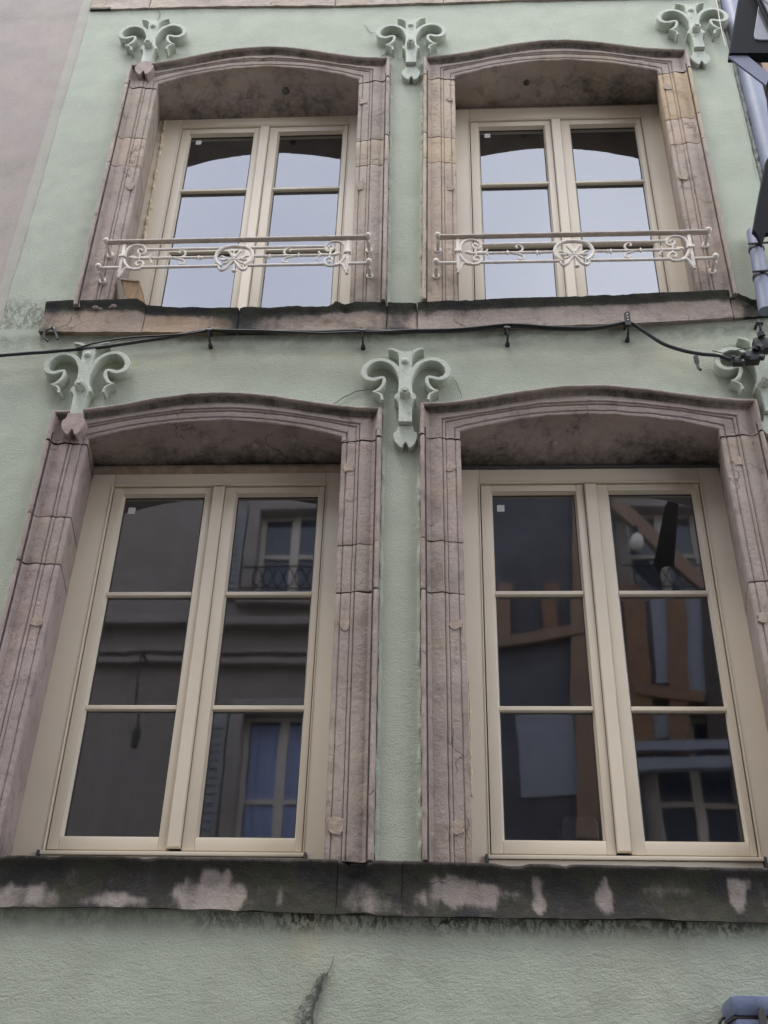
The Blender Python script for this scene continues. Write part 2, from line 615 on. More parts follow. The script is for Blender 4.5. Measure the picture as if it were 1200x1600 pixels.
def hole(s):
    def f(x, z):
        xl = s['l'][0] + .07; xr = s['r'][0] - .07
        return xl < x < xr and s['zb'] - .10 < z < ztop(s, x) - .07
    return f


house = thing('house_wall', 'pale green rendered house wall with two storeys of arched stone windows', 'wall', (-.3, .03, 0))


def right_edge(z):
    return 1.742 + .006 * n3(0, 0, z, 2.5, 1) + .004 * n3(0, 0, z, 14, 4)


wall_sheet('green_render', -2.33, 1.745, 0, 10.4, .026, M['green'], house, [hole(s) for s in SUR.values()], edge=right_edge)
# rounded return of the render at the right hand corner, and the crumbled mortar beside it
v = []; f = []; zs = [2.0 + 8.4 * i / 260 for i in range(261)]
for z in zs:
    e = right_edge(z)
    for k in range(7):
        a = math.pi / 2 * k / 6
        v.append((e + .02 * math.sin(a) + .002 * n3(k, 0, z, 8), .028 + .02 * (1 - math.cos(a)) + .002 * n3(k, 3, z, 9), z))
    v.append((e + .021, .16, z))
for i in range(len(zs) - 1):
    for k in range(7):
        f.append((i * 8 + k, i * 8 + k + 1, i * 8 + k + 9, i * 8 + k + 8))
mk('render_return', v, f, M['green'], house, 50)
v = []; f = []
zs = [2.0 + 8.4 * i / 420 for i in range(421)]
for z in zs:
    w = .030 + .012 * n3(0, 1, z, 6) + .008 * n3(0, 2, z, 22)
    for k in range(6):
        t = k / 5
        v.append((1.762 + t * w, .052 + .014 * n3(t * 3, 0, z, 30, 3) - .012 * math.sin(t * 3.1), z + .004 * n3(t, 5, z, 20)))
for i in range(len(zs) - 1):
    for k in range(5):
        f.append((i * 6 + k, i * 6 + k + 1, i * 6 + k + 7, i * 6 + k + 6))
mk('mortar_strip', v, f, m_simple('grey_mortar', (.27, .28, .25), .95, 0, 30, .35, .008, 70), house, 60)
# the dark filled crack low on the wall and finer cracks
poly = []
cpts = [(508, 1521), (503, 1535), (492, 1555), (483, 1575), (476, 1600), (468, 1625), (458, 1665)]
L = [at(x - 5 - 2.2 * i + random.uniform(-3, 3), y, .02) for i, (x, y) in enumerate(cpts)]
Rr = [at(x + 2 + 2.2 * i + random.uniform(-3, 3), y, .02) for i, (x, y) in enumerate(cpts)]
ring = [(p.x, p.z) for p in spline(L, 5)] + [(p.x, p.z) for p in reversed(spline(Rr, 5))]
ring = [(x + .016 * n3(x, 0, z, 55), z + .008 * n3(x, 1, z, 60)) for x, z in ring]
MB().prism(ring, .017, .034).make('crack_filling', m_simple('grey_crack_mortar', (.21, .225, .185), .95, 0, 40, .6, .01, 80), house)


def crack(pts, wd=.0022, y=.02, name='wall_crack', parent=house, mat=None):
    p = [at(a, b, y) for a, b in pts]
    p = [Vector((q.x + .006 * n3(q.x, 0, q.z, 30), q.y, q.z + .006 * n3(q.x, 4, q.z, 30))) for q in spline(p, 6)]
    return MB().tube(p, [wd * (.5 + .5 * math.sin(3.1 * i / len(p)) + .2) for i in range(len(p))], 5).make(name, mat or M['crackm'], parent)


M['crackm'] = m_simple('crack_shadow', (.16, .17, .14), 1, 0, 30, .3)
M['crackd'] = m_simple('crack_dark', (.07, .075, .06), 1, 0, 30, .3)
crack([(505, 1525), (497, 1548), (490, 1572), (487, 1600), (480, 1640)], .004, .014, mat=M['crackd'])
crack([(524, 1492), (518, 1505), (510, 1524)], .0014)
crack([(517, 635), (535, 622), (556, 612), (575, 609)])
crack([(706, 588), (714, 600), (722, 622)], .0016)
crack([(246, 12), (250, 22), (246, 32), (243, 38)])
crack([(570, 38), (578, 50), (586, 52)], .0016)
crack([(594, 90), (600, 85), (608, 81)], .0016)

MB().box(-7.5, 9.0, .03, 6.0, 10.4, 10.55).make('added_roof', M['darkwood'] if 'darkwood' in M else M['stone'], house, 0)  # unseen cover added to keep sky from showing through the stone joints
# neighbouring pink house on the left, one plane with the green one
pinkh = thing('pink_house_wall', 'smooth pinkish beige rendered wall of the neighbouring house at the left edge', 'wall', (-4, .03, 0))
wall_sheet('pink_render', -7.5, -2.33, 0, 10.4, .08, M['pink'], pinkh, [])
# overspray band where the two paints meet
M['blend'] = m_plaster('overlapping_paint', (.385, .37, .32), (.41, .39, .335))
vv = []; ff = []
for i in range(241):
    z = 2 + i * .035
    for k, dx in enumerate((-.035, .0, .03)):
        vv.append((-2.33 + dx + .012 * fbm(0, k, z, 3, 5), .0235 + .003 * (k != 1) + fbm(-2.33, 0, z, 1.7) * .006, z))
for i in range(240):
    for k in range(2):
        ff.append((i * 3 + k, i * 3 + k + 1, i * 3 + k + 4, i * 3 + k + 3))
mk('paint_overlap', vv, ff, M['blend'], pinkh, 60)

# ------------------------------------------------------------------ stone surrounds


def jamb_stone(parent, xo0, xo1, za, zb_, side, z0, z1, seed, grime_shade_f, color, chip=1.0):
    """one jamb stone between z0 and z1; side=+1: opening lies to the right of the outer edge"""
    nz_ = max(3, int((z1 - z0) / .022))
    v = []; g = []
    n = len(PROF)
    for j in range(nz_ + 1):
        z = z0 + (z1 - z0) * j / nz_
        t = (za - z) / (za - zb_)
        xo = xo0 + (xo1 - xo0) * t
        e = min(z - z0, z1 - z)
        wear = max(0, 1 - e / .010) * .0022
        for k, (u, y) in enumerate(PROF):
            x = xo + side * u
            am = .0022 if 0 < k < n - 2 else .001
            d = fbm(x, y, z, 14, seed) * am + max(0, n3(x, y, z, 6, seed + 20) - .42) * .010 * chip * (1 if 0 < k < n - 2 else 0)
            if u < .03: d += max(0, fbm(x, 1, z, 11, seed + 3)) * .007 * chip
            jz = (fbm(x, 0, 0, 9, seed) * .006 + n3(x, 0, 0, 40, seed) * .002) * (1 if j in (0, nz_) else 0)
            dx = fbm(x, 2, z, 12, seed + 7) * .0022 + (side * max(0, n3(0, 0, z, 16, seed)) * .006 if k < 3 else 0)
            v.append((x + dx, y + d + wear * (k < n - 3), z + jz))
            g.append(grime_shade_f(x, y, z, u))
    f = []
    for j in range(nz_):
        for k in range(n - 1):
            a = j * n + k
            f.append((a, a + 1, a + n + 1, a + n))
    f.append(tuple(range(n)))
    f.append(tuple(nz_ * n + k for k in range(n)))
    return mk('jamb_stone', v, f, M['stone'], parent, 32, {'grime': g}, color=color)


def lintel(parent, s, seed, grime_shade_f, color):
    n = len(PROF); xl, xr = s['l'][0], s['r'][0]
    rows = []
    zj = s['split'] + .003
    NR, NA = 7, 72
    for i in range(NR):                       # left return going up
        rows.append(('l', i / NR))
    for i in range(NA + 1):
        rows.append(('a', i / NA))
    for i in range(NR):
        rows.append(('r', 1 - (i + 1) / NR))
    v = []; g = []
    for kind, t in rows:
        for k, (u, y) in enumerate(PROF):
            back = k >= n - 3
            if kind == 'a':
                x = xl + u + (xr - xl - 2 * u) * t
                z = ztop(s, x, u) - KV * u
                if back: z = s['zback'] + (.5 * (ztop(s, x, WID) - KV * WID - s['zback']) if k == n - 3 else 0)
            else:
                zc = s['zc'] - KV * u
                if back: zc = s['zback']
                z = min(zj, zc) + (zc - min(zj, zc)) * t
                x = xl + u if kind == 'l' else xr - u
                if t == 0: z += fbm(x, 0, 0, 9, seed) * .006
            am = .0028 if 0 < k else 0
            d = fbm(x, y, z, 12, seed) * am + max(0, n3(x, y, z, 6, seed + 20) - .4) * .010 * (k < n - 2)
            dz = fbm(x, y * 3, z, 9, seed + 5) * .004 + n3(x, y, z, 35, seed) * .0016
            if k in (24, 25, 26): dz += max(0, fbm(x, 0, 0, 8, seed + 2)) * .012
            if k < 3 and kind == 'a': dz += fbm(x, 0, 0, 5, seed + 1) * .006
            if back: dz *= .3
            v.append((x, y + d, z + dz))
            g.append(grime_shade_f(x, y, z, u))
    f = []
    for j in range(len(rows) - 1):
        for k in range(n - 1):
            a = j * n + k
            f.append((a, a + 1, a + n + 1, a + n))
    return mk('lintel_stone', v, f, M['stone'], parent, 32, {'grime': g}, color=color)


def plug(parent, px, py, y, w, h, seed):
    c = at(px, py, y)
    ring = []
    for i in range(12):
        a = 2 * math.pi * i / 12
        r_ = .9 + .5 * n3(math.cos(a), math.sin(a), seed, 1.4)
        sq = 1 / max(abs(math.cos(a)), abs(math.sin(a))) ** .6
        ring.append((c.x + w / 2 * math.cos(a) * r_ * sq, c.z + h / 2 * math.sin(a) * r_ * sq))
    return MB().prism(ring, y - .001, y + .02, .001).make('repair_plug', M['plug'], parent)


LAB = {
    'LA': 'large pinkish grey arched stone surround of the lower left window, cable above its arch',
    'LB': 'large pinkish grey arched stone surround of the lower right window above the blackened sill',
    'UA': 'arched stone surround of the upper left window with cracked buff joints beside the balustrade',
    'UB': 'arched stone surround of the upper right window with one tan jamb stone near the lantern',
}
surr = {}


def k_soffit(z, s):
    return z > s['split'] - .02


jst = {}
for key, s in SUR.items():
    sid = list(SUR).index(key)
    t = thing('window_surround', LAB[key], 'window surround', ((s['l'][0] + s['r'][0]) / 2, 0, s['zb']), 'arched stone window surrounds')
    surr[key] = t

    def gf(x, y, z, u, s=s, sid=sid, key=key):
        g = 0.0
        if key[0] == 'L':
            g += .75 * sstep(s['zb'] + .30, s['zb'] + .02, z) * (.25 + fbm(x, y, z, 6, 3) * .9)
        else:
            g += .75 * sstep(s['zb'] + .45, s['zb'] + .02, z) * (.35 + fbm(x, y, z, 5, 3) * .9) * (1 if u > .07 else .5)
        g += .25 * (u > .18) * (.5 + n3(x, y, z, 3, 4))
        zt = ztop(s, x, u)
        if y > .05 and k_soffit(z, s): g += (.34 if key[0] == 'L' else .12) + .4 * n3(x, y, z, 2.2, 6) + (.45 if key[0] == 'L' else .30) * sstep(.12, .30, y)  # arch underside toned darker, most towards the back
        elif z > zt - KV * u - .02 and z > s['split']:
            if .019 < u < .05: g += .55 + .2 * n3(x, 0, 0, 3, sid)  # shadow under the projecting lip, painted into the stone colour
            if .1 < u < .125: g += .15
        return max(0, min(1, g))
    base = {'LA': (1.0, .98, .98, 1), 'LB': (1.0, .98, .98, 1), 'UA': (1.12, 1.12, 1.08, 1), 'UB': (1.14, 1.14, 1.10, 1)}[key]
    lt = lintel(t, s, sid * 3.1 + 1, gf, base)
    for side, (xo0, xo1) in ((1, s['l']), (-1, s['r'])):
        v = []; n = len(PROF); q = 30
        for j in range(q + 1):
            z = s['zb'] + (s['split'] + .05 - s['zb']) * j / q
            xo = xo0 + (xo1 - xo0) * (s['zc'] - z) / (s['zc'] - s['zb'])
            for k, (u, y) in enumerate(PROF):
                v.append((xo + side * (u + (.010 if u < .02 else 0) - (.012 if (u > .17 or k >= n - 4) else 0)), y + (.012 if k < n - 3 else 0), z))
        mk('joint_mortar', v, [(j * n + k, j * n + k + 1, j * n + k + n + 1, j * n + k + n) for j in range(q) for k in range(n - 1)], M['mortar'], t, 40)
    for side, (xo0, xo1), js in ((1, s['l'], s['jl']), (-1, s['r'], s['jr'])):
        cuts = [s['split']] + list(js) + [s['zb']]
        for i in range(len(cuts) - 1):
            k = random.uniform(.93, 1.07)
            c = (base[0] * k, base[1] * k * random.uniform(.97, 1.02), base[2] * k * random.uniform(.95, 1.02), 1)
            if key == 'UB' and side == -1 and i == 0: c = (1.30, 1.18, .90, 1)
            if key[0] == 'U' and i == 1: c = (c[0] * 1.08, c[1] * 1.05, c[2], 1)
            if key == 'UB' and side == 1: c = (c[0] * 1.12, c[1] * 1.08, c[2] * 1.0, 1)
            o = jamb_stone(t, xo0, xo1, s['zc'], s['zb'], side, cuts[i + 1] + .0034, cuts[i] - .0034, sid * 7 + side * 3 + i, gf, c)
            jst[(key, side, i)] = o
for key, side, i, px, py, w, h, y in (
        ('LA', -1, 0, 545, 730, .055, .05, .006), ('LA', -1, 2, 538, 975, .05, .06, .006), ('LA', -1, 2, 525, 1289, .06, .085, .006),
        ('LA', 1, 2, 57, 971, .055, .055, .006), ('LB', 1, 0, 704, 730, .05, .05, .006), ('LB', 1, 2, 712, 975, .055, .055, .006),
        ('LB', -1, 0, 1152, 719, .055, .055, .006), ('LB', -1, 1, 1191, 965, .045, .05, .006), ('LB', 1, 2, 716, 1292, .05, .07, .006), ('UA', -1, 0, 567, 158, .05, .05, .004),
        ('UA', -1, 2, 564, 290, .045, .07, .004), ('UA', 1, 2, 204, 291, .05, .06, .004), ('UB', 1, 0, 702, 154, .045, .045, .004),
        ('UB', 1, 2, 704, 293, .04, .05, .004), ('UB', -1, 0, 1043, 136, .05, .055, .004), ('UB', -1, 2, 1068, 276, .055, .055, .004)):
    plug(jst[(key, side, i)], px, py, y, w, h, px * .37)
# rusty old shutter-bolt stubs left in the undersides of the arches
for key, px, py, y, r_ in (('UA', 447, 139, .15, .020), ('UB', 823, 128, .15, .018), ('LA', 400, 690, .17, .018), ('LB', 865, 684, .17, .018)):
    p = at(px, py, y)
    zz = SUR[key]['zback'] + .5 * (ztop(SUR[key], p.x, WID) - KV * WID - SUR[key]['zback'])
    MB().tube([(p.x, y, zz + .04), (p.x, y, zz - .004), (p.x + .004, y, zz - .016)], [r_, r_ * 1.1, r_ * .5], 9).make('bolt_stub', M['crackd'] if key[0] == 'U' else M['plug'], surr[key])

# ragged edge of the render where it was drawn up to the stone
def render_lip(path, seed):
    v = []
    for i, (x, z, nx_, nz_) in enumerate(path):
        for k in range(5):
            q = k / 4
            o = -.004 + q * .026 + (.007 * fbm(x, 0, z, 17, seed + k) if k in (0, 1, 4) else 0)
            y = .034 - .020 * math.sin(min(1, (1 - q) * 1.4) * 1.57) * (.65 + 1.1 * fbm(x, 3, z, 13, seed)) + (.03 if k == 0 else 0)
            v.append((x + nx_ * o, y, z + nz_ * o))
    n = len(path)
    a = [0.0] * len(v)
    mk('render_lip', v, [(i * 5 + k, i * 5 + k + 1, i * 5 + k + 6, i * 5 + k + 5) for i in range(n - 1) for k in range(4)], M['green'], house, 60, {'warm': a, 'grime': a, 'black': a, 'coarse': [.5] * len(v)})


for si, s_ in enumerate(SUR.values()):
    for sgn, (xa, xb) in ((-1, s_['l']), (1, s_['r'])):
        pth = []
        for i in range(161):
            z = s_['zb'] + (s_['zc'] - s_['zb']) * i / 160
            pth.append((xa + (xb - xa) * (s_['zc'] - z) / (s_['zc'] - s_['zb']), z, sgn, 0))
        render_lip(pth, si * 3 + sgn)
    pth = []
    for i in range(121):
        x = s_['l'][0] + (s_['r'][0] - s_['l'][0]) * i / 120
        pth.append((x, ztop(s_, x), 0, 1))
    render_lip(pth, si * 5 + 2)

# ------------------------------------------------------------------ windows


GK = 1.0341      # the windows sit 15 cm further in than the measuring plane


def deepen(t):
    for o in [q for q in bpy.data.objects if q.type == 'MESH' and (q.parent == t or (q.parent and q.parent.parent == t))]:
        L = origin(o.parent)
        for q in o.data.vertices:
            w = q.co + L
            q.co = Vector((w.x * GK, w.y + .15, 1.6 + (w.z - 1.6) * GK)) - L
        o.data.update()
    L0 = Vector(t.location)
    L1 = Vector((L0.x * GK, L0.y + .15, 1.6 + (L0.z - 1.6) * GK))
    t.location = L1
    for o in [q for q in bpy.data.objects if q.type == 'MESH' and (q.parent == t or (q.parent and q.parent.parent == t))]:
        for q in o.data.vertices: q.co -= (L1 - L0)
    return t


def make_window(kind, label, loc):
    """kind L: three rows of panes, tall; kind U: the upper floor. Built about loc = centre of the centre bar at the sill"""
    t = thing('window', label, 'window', loc, 'cream two-leaf windows')
    cx = -1.065                       # all x below are those of the left hand pair
    if kind == 'L':
        fb, ft, ct, gt, gb, mun = 2.815, 4.83, 4.633, 4.598, 2.948, (4.058, 3.506)
    else:
        fb, ft, ct, gt, gb, mun = 5.60, 7.415, 7.302, 7.262, 5.735, (6.762, 6.258)
    ox = loc[0] - cx
    X = lambda a: a + ox
    m = MB()
    m.box(X(-1.770), X(-1.582), .150, .235, fb, ft, .004)
    m.box(X(-.556), X(-.395), .150, .235, fb, ft, .004)
    m.box(X(-1.5815), X(-.5565), .1505, .235, ct + .006, ft, .004)
    if kind == 'L': m.box(X(-1.5815), X(-.5565), .1525, .235, fb, 2.872, .004)
    else: m.box(X(-1.5815), X(-.5565), .1505, .235, fb, 5.665, .004)
    m.make('outer_frame', M['cream'], t)
    # thin raised edge line round the frame
    m = MB()
    m.box(X(-1.588), X(-1.583), .1465, .152, fb + .06, ct + .012, .001)
    m.box(X(-.5555), X(-.5505), .1465, .152, fb + .06, ct + .012, .001)
    m.box(X(-1.588), X(-.5505), .1463, .152, ct + .0125, ct + .0175, .001)
    m.make('frame_bead', M['cream'], t)
    for gx0, gx1, sx0, sx1 in ((-1.530, -1.133, -1.577, -1.096), (-.985, -.588, -1.038, -.561)):
        cb = gb - .052
        m = MB()
        m.box(X(sx0), X(gx0), .160, .225, cb, ct, .005)
        m.box(X(gx1), X(sx1), .160, .225, cb, ct, .005)
        m.box(X(gx0) - .001, X(gx1) + .001, .1605, .225, gt, ct, .005)
        m.box(X(gx0) - .001, X(gx1) + .001, .1605, .225, cb, gb, .005)
        cas = m.make('casement', M['cream'], t)
        # bevelled glazing bead inside the casement
        m = MB()
        for (a, b, c, d) in ((gx0, gx1, gb, gt),):
            A = [(X(a), .168, c), (X(b), .168, c), (X(b), .168, d), (X(a), .168, d)]
            B = [(X(a) + .007, .189, c + .006), (X(b) - .007, .189, c + .006), (X(b) - .007, .189, d - .006), (X(a) + .007, .189, d - .006)]
            m.add(A + B, [(i, (i + 1) % 4, (i + 1) % 4 + 4, i + 4) for i in range(4)])
        m.make('glazing_bead', M['cream'], cas, 0)
        m = MB()
        m.box(X(gx0), X(gx0) + .0105, .1885, .1935, gb, gt)
        m.box(X(gx1) - .0105, X(gx1), .1885, .1935, gb, gt)
        m.box(X(gx0) + .0106, X(gx1) - .0106, .1885, .1935, gt - .011, gt)
        m.box(X(gx0) + .0106, X(gx1) - .0106, .1885, .1935, gb, gb + .011)
        m.make('gasket', M['gasket'], cas, 0)
        m = MB()
        m.box(X(gx0) - .004, X(gx1) + .004, .1635, .172, gb - .004, gb + .0025, .001)
        m.make('weather_strip', M['cream'], cas)
        zs = [gt] + list(mun) + [gb]
        for i in range(3):
            tlt = random.uniform(-.0006, .0006); tl2 = random.uniform(-.0006, .0006)
            x0, x1, z0, z1 = X(gx0) + .002, X(gx1) - .002, zs[i + 1], zs[i]
            mk('pane', [(x0, .1945 + tlt, z0), (x1, .1945 - tlt, z0), (x1, .1945 - tlt + tl2, z1), (x0, .1945 + tlt + tl2, z1)], [(0, 1, 2, 3)], M['glass'], cas, 0)
        for z in mun:
            m = MB()
            m.prism([(X(gx0), z - .0115), (X(gx1), z - .0115), (X(gx1), z + .0115), (X(gx0), z + .0115)], .171, .1925, .006)
            m.make('muntin', M['cream'], cas, 20)
        if gx0 < -1.2:
            sx = X(gx0) + (.055 if kind == 'U' else .045); sz = gt - (.045 if kind == 'U' else .075)
            MB().box(sx - .017, sx + .017, .1925, .1938, sz - .018, sz + .018).make('sticker', M['sticker'], cas, 0)
    m = MB()
    m.prism([(X(-1.0945), gb - .045), (X(-1.0395), gb - .045), (X(-1.0395), ct - .003), (X(-1.0945), ct - .003)], .142, .164, .006)
    m.make('centre_bar', M['cream'], t, 20)
    if kind == 'L':
        m = MB()
        m.box(X(-1.590), X(-.549), .128, .158, 2.868, 2.884, .003)
        m.box(X(-1.588), X(-.551), .136, .158, 2.842, 2.8665, .003)
        m.make('drip_rail', M['cream'], t)
        m = MB()
        for a in (-1.602, -.5485):
            m.box(X(a), X(a) + .011, .126, .158, 2.843, 2.886, .002)
        m.make('end_cap', M['gasket'], t)
    return deepen(t)


wLA = make_window('L', 'tall cream window at the lower left reflecting a wall and a curtained window', (-1.065, .15, 2.83))
wUA = make_window('U', 'upper left cream window reflecting pale sky, yellow foam along its left edge', (-1.065, .15, 5.66))
wLB = copy_tree(wLA, (wLA.location.x + 1.755 * GK, wLA.location.y, wLA.location.z))
tag(wLB, 'tall cream window at the lower right mirroring orange timbers, chair behind its glass')
wUB = copy_tree(wUA, (wUA.location.x + 1.755 * GK, wUA.location.y, wUA.location.z))
tag(wUB, 'upper right cream window reflecting pale sky, nearest the black lantern')

# packing and mortar above and beside the frames
def rough_strip(name, x0, x1, z0, z1, y, mat, parent, amp=.01, seed=1, step=.012, thick=.03):
    n = max(4, int((x1 - x0) / step)) if (x1 - x0) > (z1 - z0) else max(4, int((z1 - z0) / step))
    v = []; horiz = (x1 - x0) > (z1 - z0)
    for i in range(n + 1):
        t = i / n
        for k in range(5):
            q = k / 4
            if horiz:
                x = x0 + (x1 - x0) * t; z = z0 + (z1 - z0) * q + (fbm(x, 0, 0, 14, seed + k * .2) * amp if k in (0, 4) else 0)
            else:
                z = z0 + (z1 - z0) * t; x = x0 + (x1 - x0) * q + (fbm(0, 0, z, 22, seed + k * .2) * amp if k in (0, 4) else 0)
            yy = y + (.5 - math.sin(q * math.pi)) * .012 + fbm(x, 0, z, 25, seed) * amp * .6 + (thick if k in (0, 4) else 0)
            v.append((x, yy, z))
    f = []
    for i in range(n):
        for k in range(4):
            a = i * 5 + k
            f.append((a, a + 1, a + 6, a + 5))
    return mk(name, v, f, mat, parent, 60)


rough_strip('head_strip', -1.79, -.42, 7.575, 7.605, .295, M['filler'], wUA, .018, 3)
rough_strip('head_strip', .03, 1.36, 7.555, 7.66, .310, M['plug'], wUB, .002, 5)
rough_strip('head_strip', -1.79, -.42, 4.80, 4.875, .288, M['filler'], wLA, .003, 6)
rough_strip('head_strip', .03, 1.36, 4.818, 4.845, .288, M['gasket'], wLB, .006, 9)  # dark strip standing in for the shade of the recess over this frame


def foam(parent, a, b, y, r0, seed, name='foam_seal'):
    p0 = at(*a, y); p1 = at(*b, y)
    n = 90
    pts = []; rs = []
    for i in range(n + 1):
        t = i / n
        p = p0.lerp(p1, t)
        pts.append((p.x + .004 * n3(0, 0, p.z, 30, seed), y + .003 * n3(0, 2, p.z, 30, seed), p.z))
        rs.append(max(.0015, r0 * (.8 + 1.5 * n3(0, 5, p.z, 28, seed))))
    return MB().tube(pts, rs, 7).make(name, M['foam'], parent)


foam(wUA, (258, 190), (222, 392), .293, .008, 2)
foam(wLB, (733, 1065), (737, 1245), .10, .0045, 5)

# ------------------------------------------------------------------ sills


def sill_stone(parent, x0, x1, ztf, zbf, yf, seed, grime_shade_f, color, lip=.022, name='sill_stone', rough=1.0, cav=.012):
    nx = max(3, int((x1 - x0) / .012))
    zu = [0, .08, .16, .24, .33, .42, .52, .62, .72, .82, .91, 1.0]
    prof = [('t', .46), ('t', .10), ('t', .0)] + [('f', q) for q in zu] + [('b', .03), ('b', .09)]
    v = []; g = []; n = len(prof)
    for i in range(nx + 1):
        x = x0 + (x1 - x0) * i / nx
        e = max(0, 1 - min(x - x0, x1 - x) / .012) * .0025
        zt = ztf(x); zb = zbf(x)
        br = max(0, fbm(x, 0, 0, 7, seed) - .12) * .05 * rough
        for kind, q in prof:
            if kind == 't':
                y = yf + q + e if q < .2 else .46
                z = zt + .008 * (q > .05) - (br * .6 if q < .05 else 0)
            elif kind == 'f':
                z = zt - (zt - zb) * q - (br * .6 * (1 - q) ** 2) + (max(0, fbm(x, 3, 0, 9, seed)) * .010 * rough * (q > .95))
                y = yf + cav * math.sin(q * math.pi) * 1.0 + e - (.006 if q < .1 else 0)
                y += fbm(x, 0, z, 8, seed) * .007 * rough + fbm(x, 0, z, 26, seed + 2) * .0035 * rough + br * .4 * (q < .3)
            else:
                z = zb + .006; y = yf + q
            v.append((x + fbm(x0 if i == 0 else x, 0, z, 12, seed) * .003 * (i in (0, nx)), y, z))
            g.append(max(0, min(1, grime_shade_f(x, y, z, (zt - z) / (zt - zb)))))
    f = []
    for i in range(nx):
        for k in range(n - 1):
            a = i * n + k
            f.append((a, a + 1, a + n + 1, a + n))
    f.append(tuple(range(n))); f.append(tuple(nx * n + k for k in range(n)))
    return mk(name, v, f, M['stone'], parent, 40, {'grime': g}, color=color)


def interp(tab):
    def f(x):
        if x <= tab[0][0]: return tab[0][1]
        for (a, b), (c, d) in zip(tab, tab[1:]):
            if x <= c: return b + (d - b) * (x - a) / (c - a)
        return tab[-1][1]
    return f


YS = -.006


def ztab(pts, y=YS):
    return interp([(q.x, q.z) for q in (at(a, b, y) for a, b in pts)])


usill = thing('window_sill', 'long buff stone sill under the upper windows with blackened broken top edge', 'window sill', (-.25, YS, 5.45), 'stone sills')
zt_u = ztab([(65, 472), (112, 470), (215, 468), (232, 478), (283, 480), (330, 482), (500, 480), (519, 477), (524, 472), (603, 472), (647, 473), (800, 467), (1000, 460), (1150, 453), (1162, 458), (1190, 470), (1215, 474)])
zb_u = ztab([(58, 518), (217, 519), (400, 518), (600, 516), (800, 511), (1000, 505), (1157, 495), (1200, 491)])


def g_u(x, y, z, q):
    g = .95 * (q < .30) + .35 * sstep(.5, .3, q) + (.18 if q > .9 else 0) + .12 + .35 * fbm(x, 0, z, 5, 31) + .25 * max(0, n3(x * 3, 0, z, 5, 8))
    g += .45 * math.exp(-((x + .95) / .20) ** 2) + .45 * math.exp(-((x + 1.02) / .06) ** 2) * (q > .3)
    g += .5 * math.exp(-((x + .22) / .1) ** 2) + .8 * sstep(1.46, 1.55, x) + .25 * sstep(-1.85, -2.0, x)
    if -.12 < x < 1.4: g -= .12
    if -1.85 < x < -1.25 and q > .35: g -= .3
    return g


for i, (a, b, c) in enumerate(((-2.07, -1.535, (.92, .85, .76, 1)), (-1.530, -1.045, (1.02, .90, .72, 1)), (-1.04, -.283, (.86, .82, .76, 1)), (-.278, -.128, (.95, .88, .86, 1)), (-.123, 1.452, (.88, .86, .82, 1)), (1.457, 1.72, (.7, .66, .62, 1)))):
    sill_stone(usill, a, b, zt_u, zb_u, YS + (.008 if i in (3, 5) else 0), 3 + i * 2.3, g_u, c, rough=1.9 if i in (2, 3, 5) else .8, cav=.008)

lsill = thing('window_sill', 'long stone sill under the lower windows, black with algae and pale scoured patches', 'window sill', (-.25, YS, 2.6), 'stone sills')
zt_l = ztab([(-100, 1336), (0, 1337), (400, 1341), (600, 1345), (800, 1350), (1200, 1357), (1300, 1359)])
zb_l = ztab([(-100, 1417), (0, 1418), (167, 1417), (400, 1424), (600, 1431), (800, 1435), (1000, 1437), (1200, 1442), (1300, 1445)])
PATCH = [(330, 1402, .135, .085), (330, 1372, .06, .05), (722, 1393, .155, .052), (760, 1400, .05, .05), (840, 1385, .022, .04), (843, 1410, .026, .04), (945, 1402, .028, .065),
         (1155, 1398, .034, .06), (1158, 1378, .04, .03), (165, 1405, .11, .03), (200, 1408, .07, .025), (18, 1400, .11, .045), (70, 1400, .05, .05), (436, 1402, .012, .05), (560, 1400, .06, .05),
         (590, 1415, .09, .03), (1045, 1390, .12, .018), (110, 1370, .03, .03), (530, 1385, .02, .04)]
PW = []
for px, py, w, h in PATCH:
    p = at(px, py, YS)
    PW.append((p.x, p.z, w, h))
PSTR = [1, .8, 1, .6, .8, .9, 1, 1, .6, .55, .5, .6, .4, .6, .35, .35, .3, .35, .35]


def g_l(x, y, z, q):
    g = 1.0
    for (cx_, cz, w, h), s_ in zip(PW, PSTR):
        d = ((x - cx_) / w) ** 2 + ((z - cz) / h) ** 2
        d += 1.2 * fbm(x, 0, z * .7, 15, 4) + .5 * n3(x, 0, z * .3, 45, 6)
        g -= s_ * (.62 * sstep(1.7, .2, d) + .22 * sstep(1.1, .8, d))
    g -= .22 * max(0, n3(x * 4.2, 0, z * .6, 6, 12)) + .16 * sstep(.35, .8, q) * max(0, fbm(x, 0, z, 3.1, 15) + .25)
    if q < .06: g = .35 + .5 * n3(x, 0, 0, 7, 2)
    elif q < .22: g = max(g, .8)
    if y > .045: g = .75 + .3 * n3(x, y, 0, 6)
    return g


for i, (a, b) in enumerate(((-2.45, -.402), (-.40, -.162), (-.16, 1.9))):
    sill_stone(lsill, a, b, zt_l, zb_l, YS, 9 + i * 2.7, g_l, (.72, .73, .74, 1), rough=2.2 if i == 1 else 1.25, cav=.018)

tsill = thing('window_sill', 'pale stone sill cut off by the top edge of the photo', 'window sill', (-.9, YS, 8.3), 'stone sills')
zb_t = ztab([(139, 15), (300, 10), (550, 8), (733, 3), (790, 0), (1100, -6)], .012)


def g_t(x, y, z, q):
    return .25 * (q > .97) + .7 * (x < -2.15) * (q > .9) + .4 * (q < .2) + .6 * (y > .045) + .2 * n3(x, 0, z, 8)


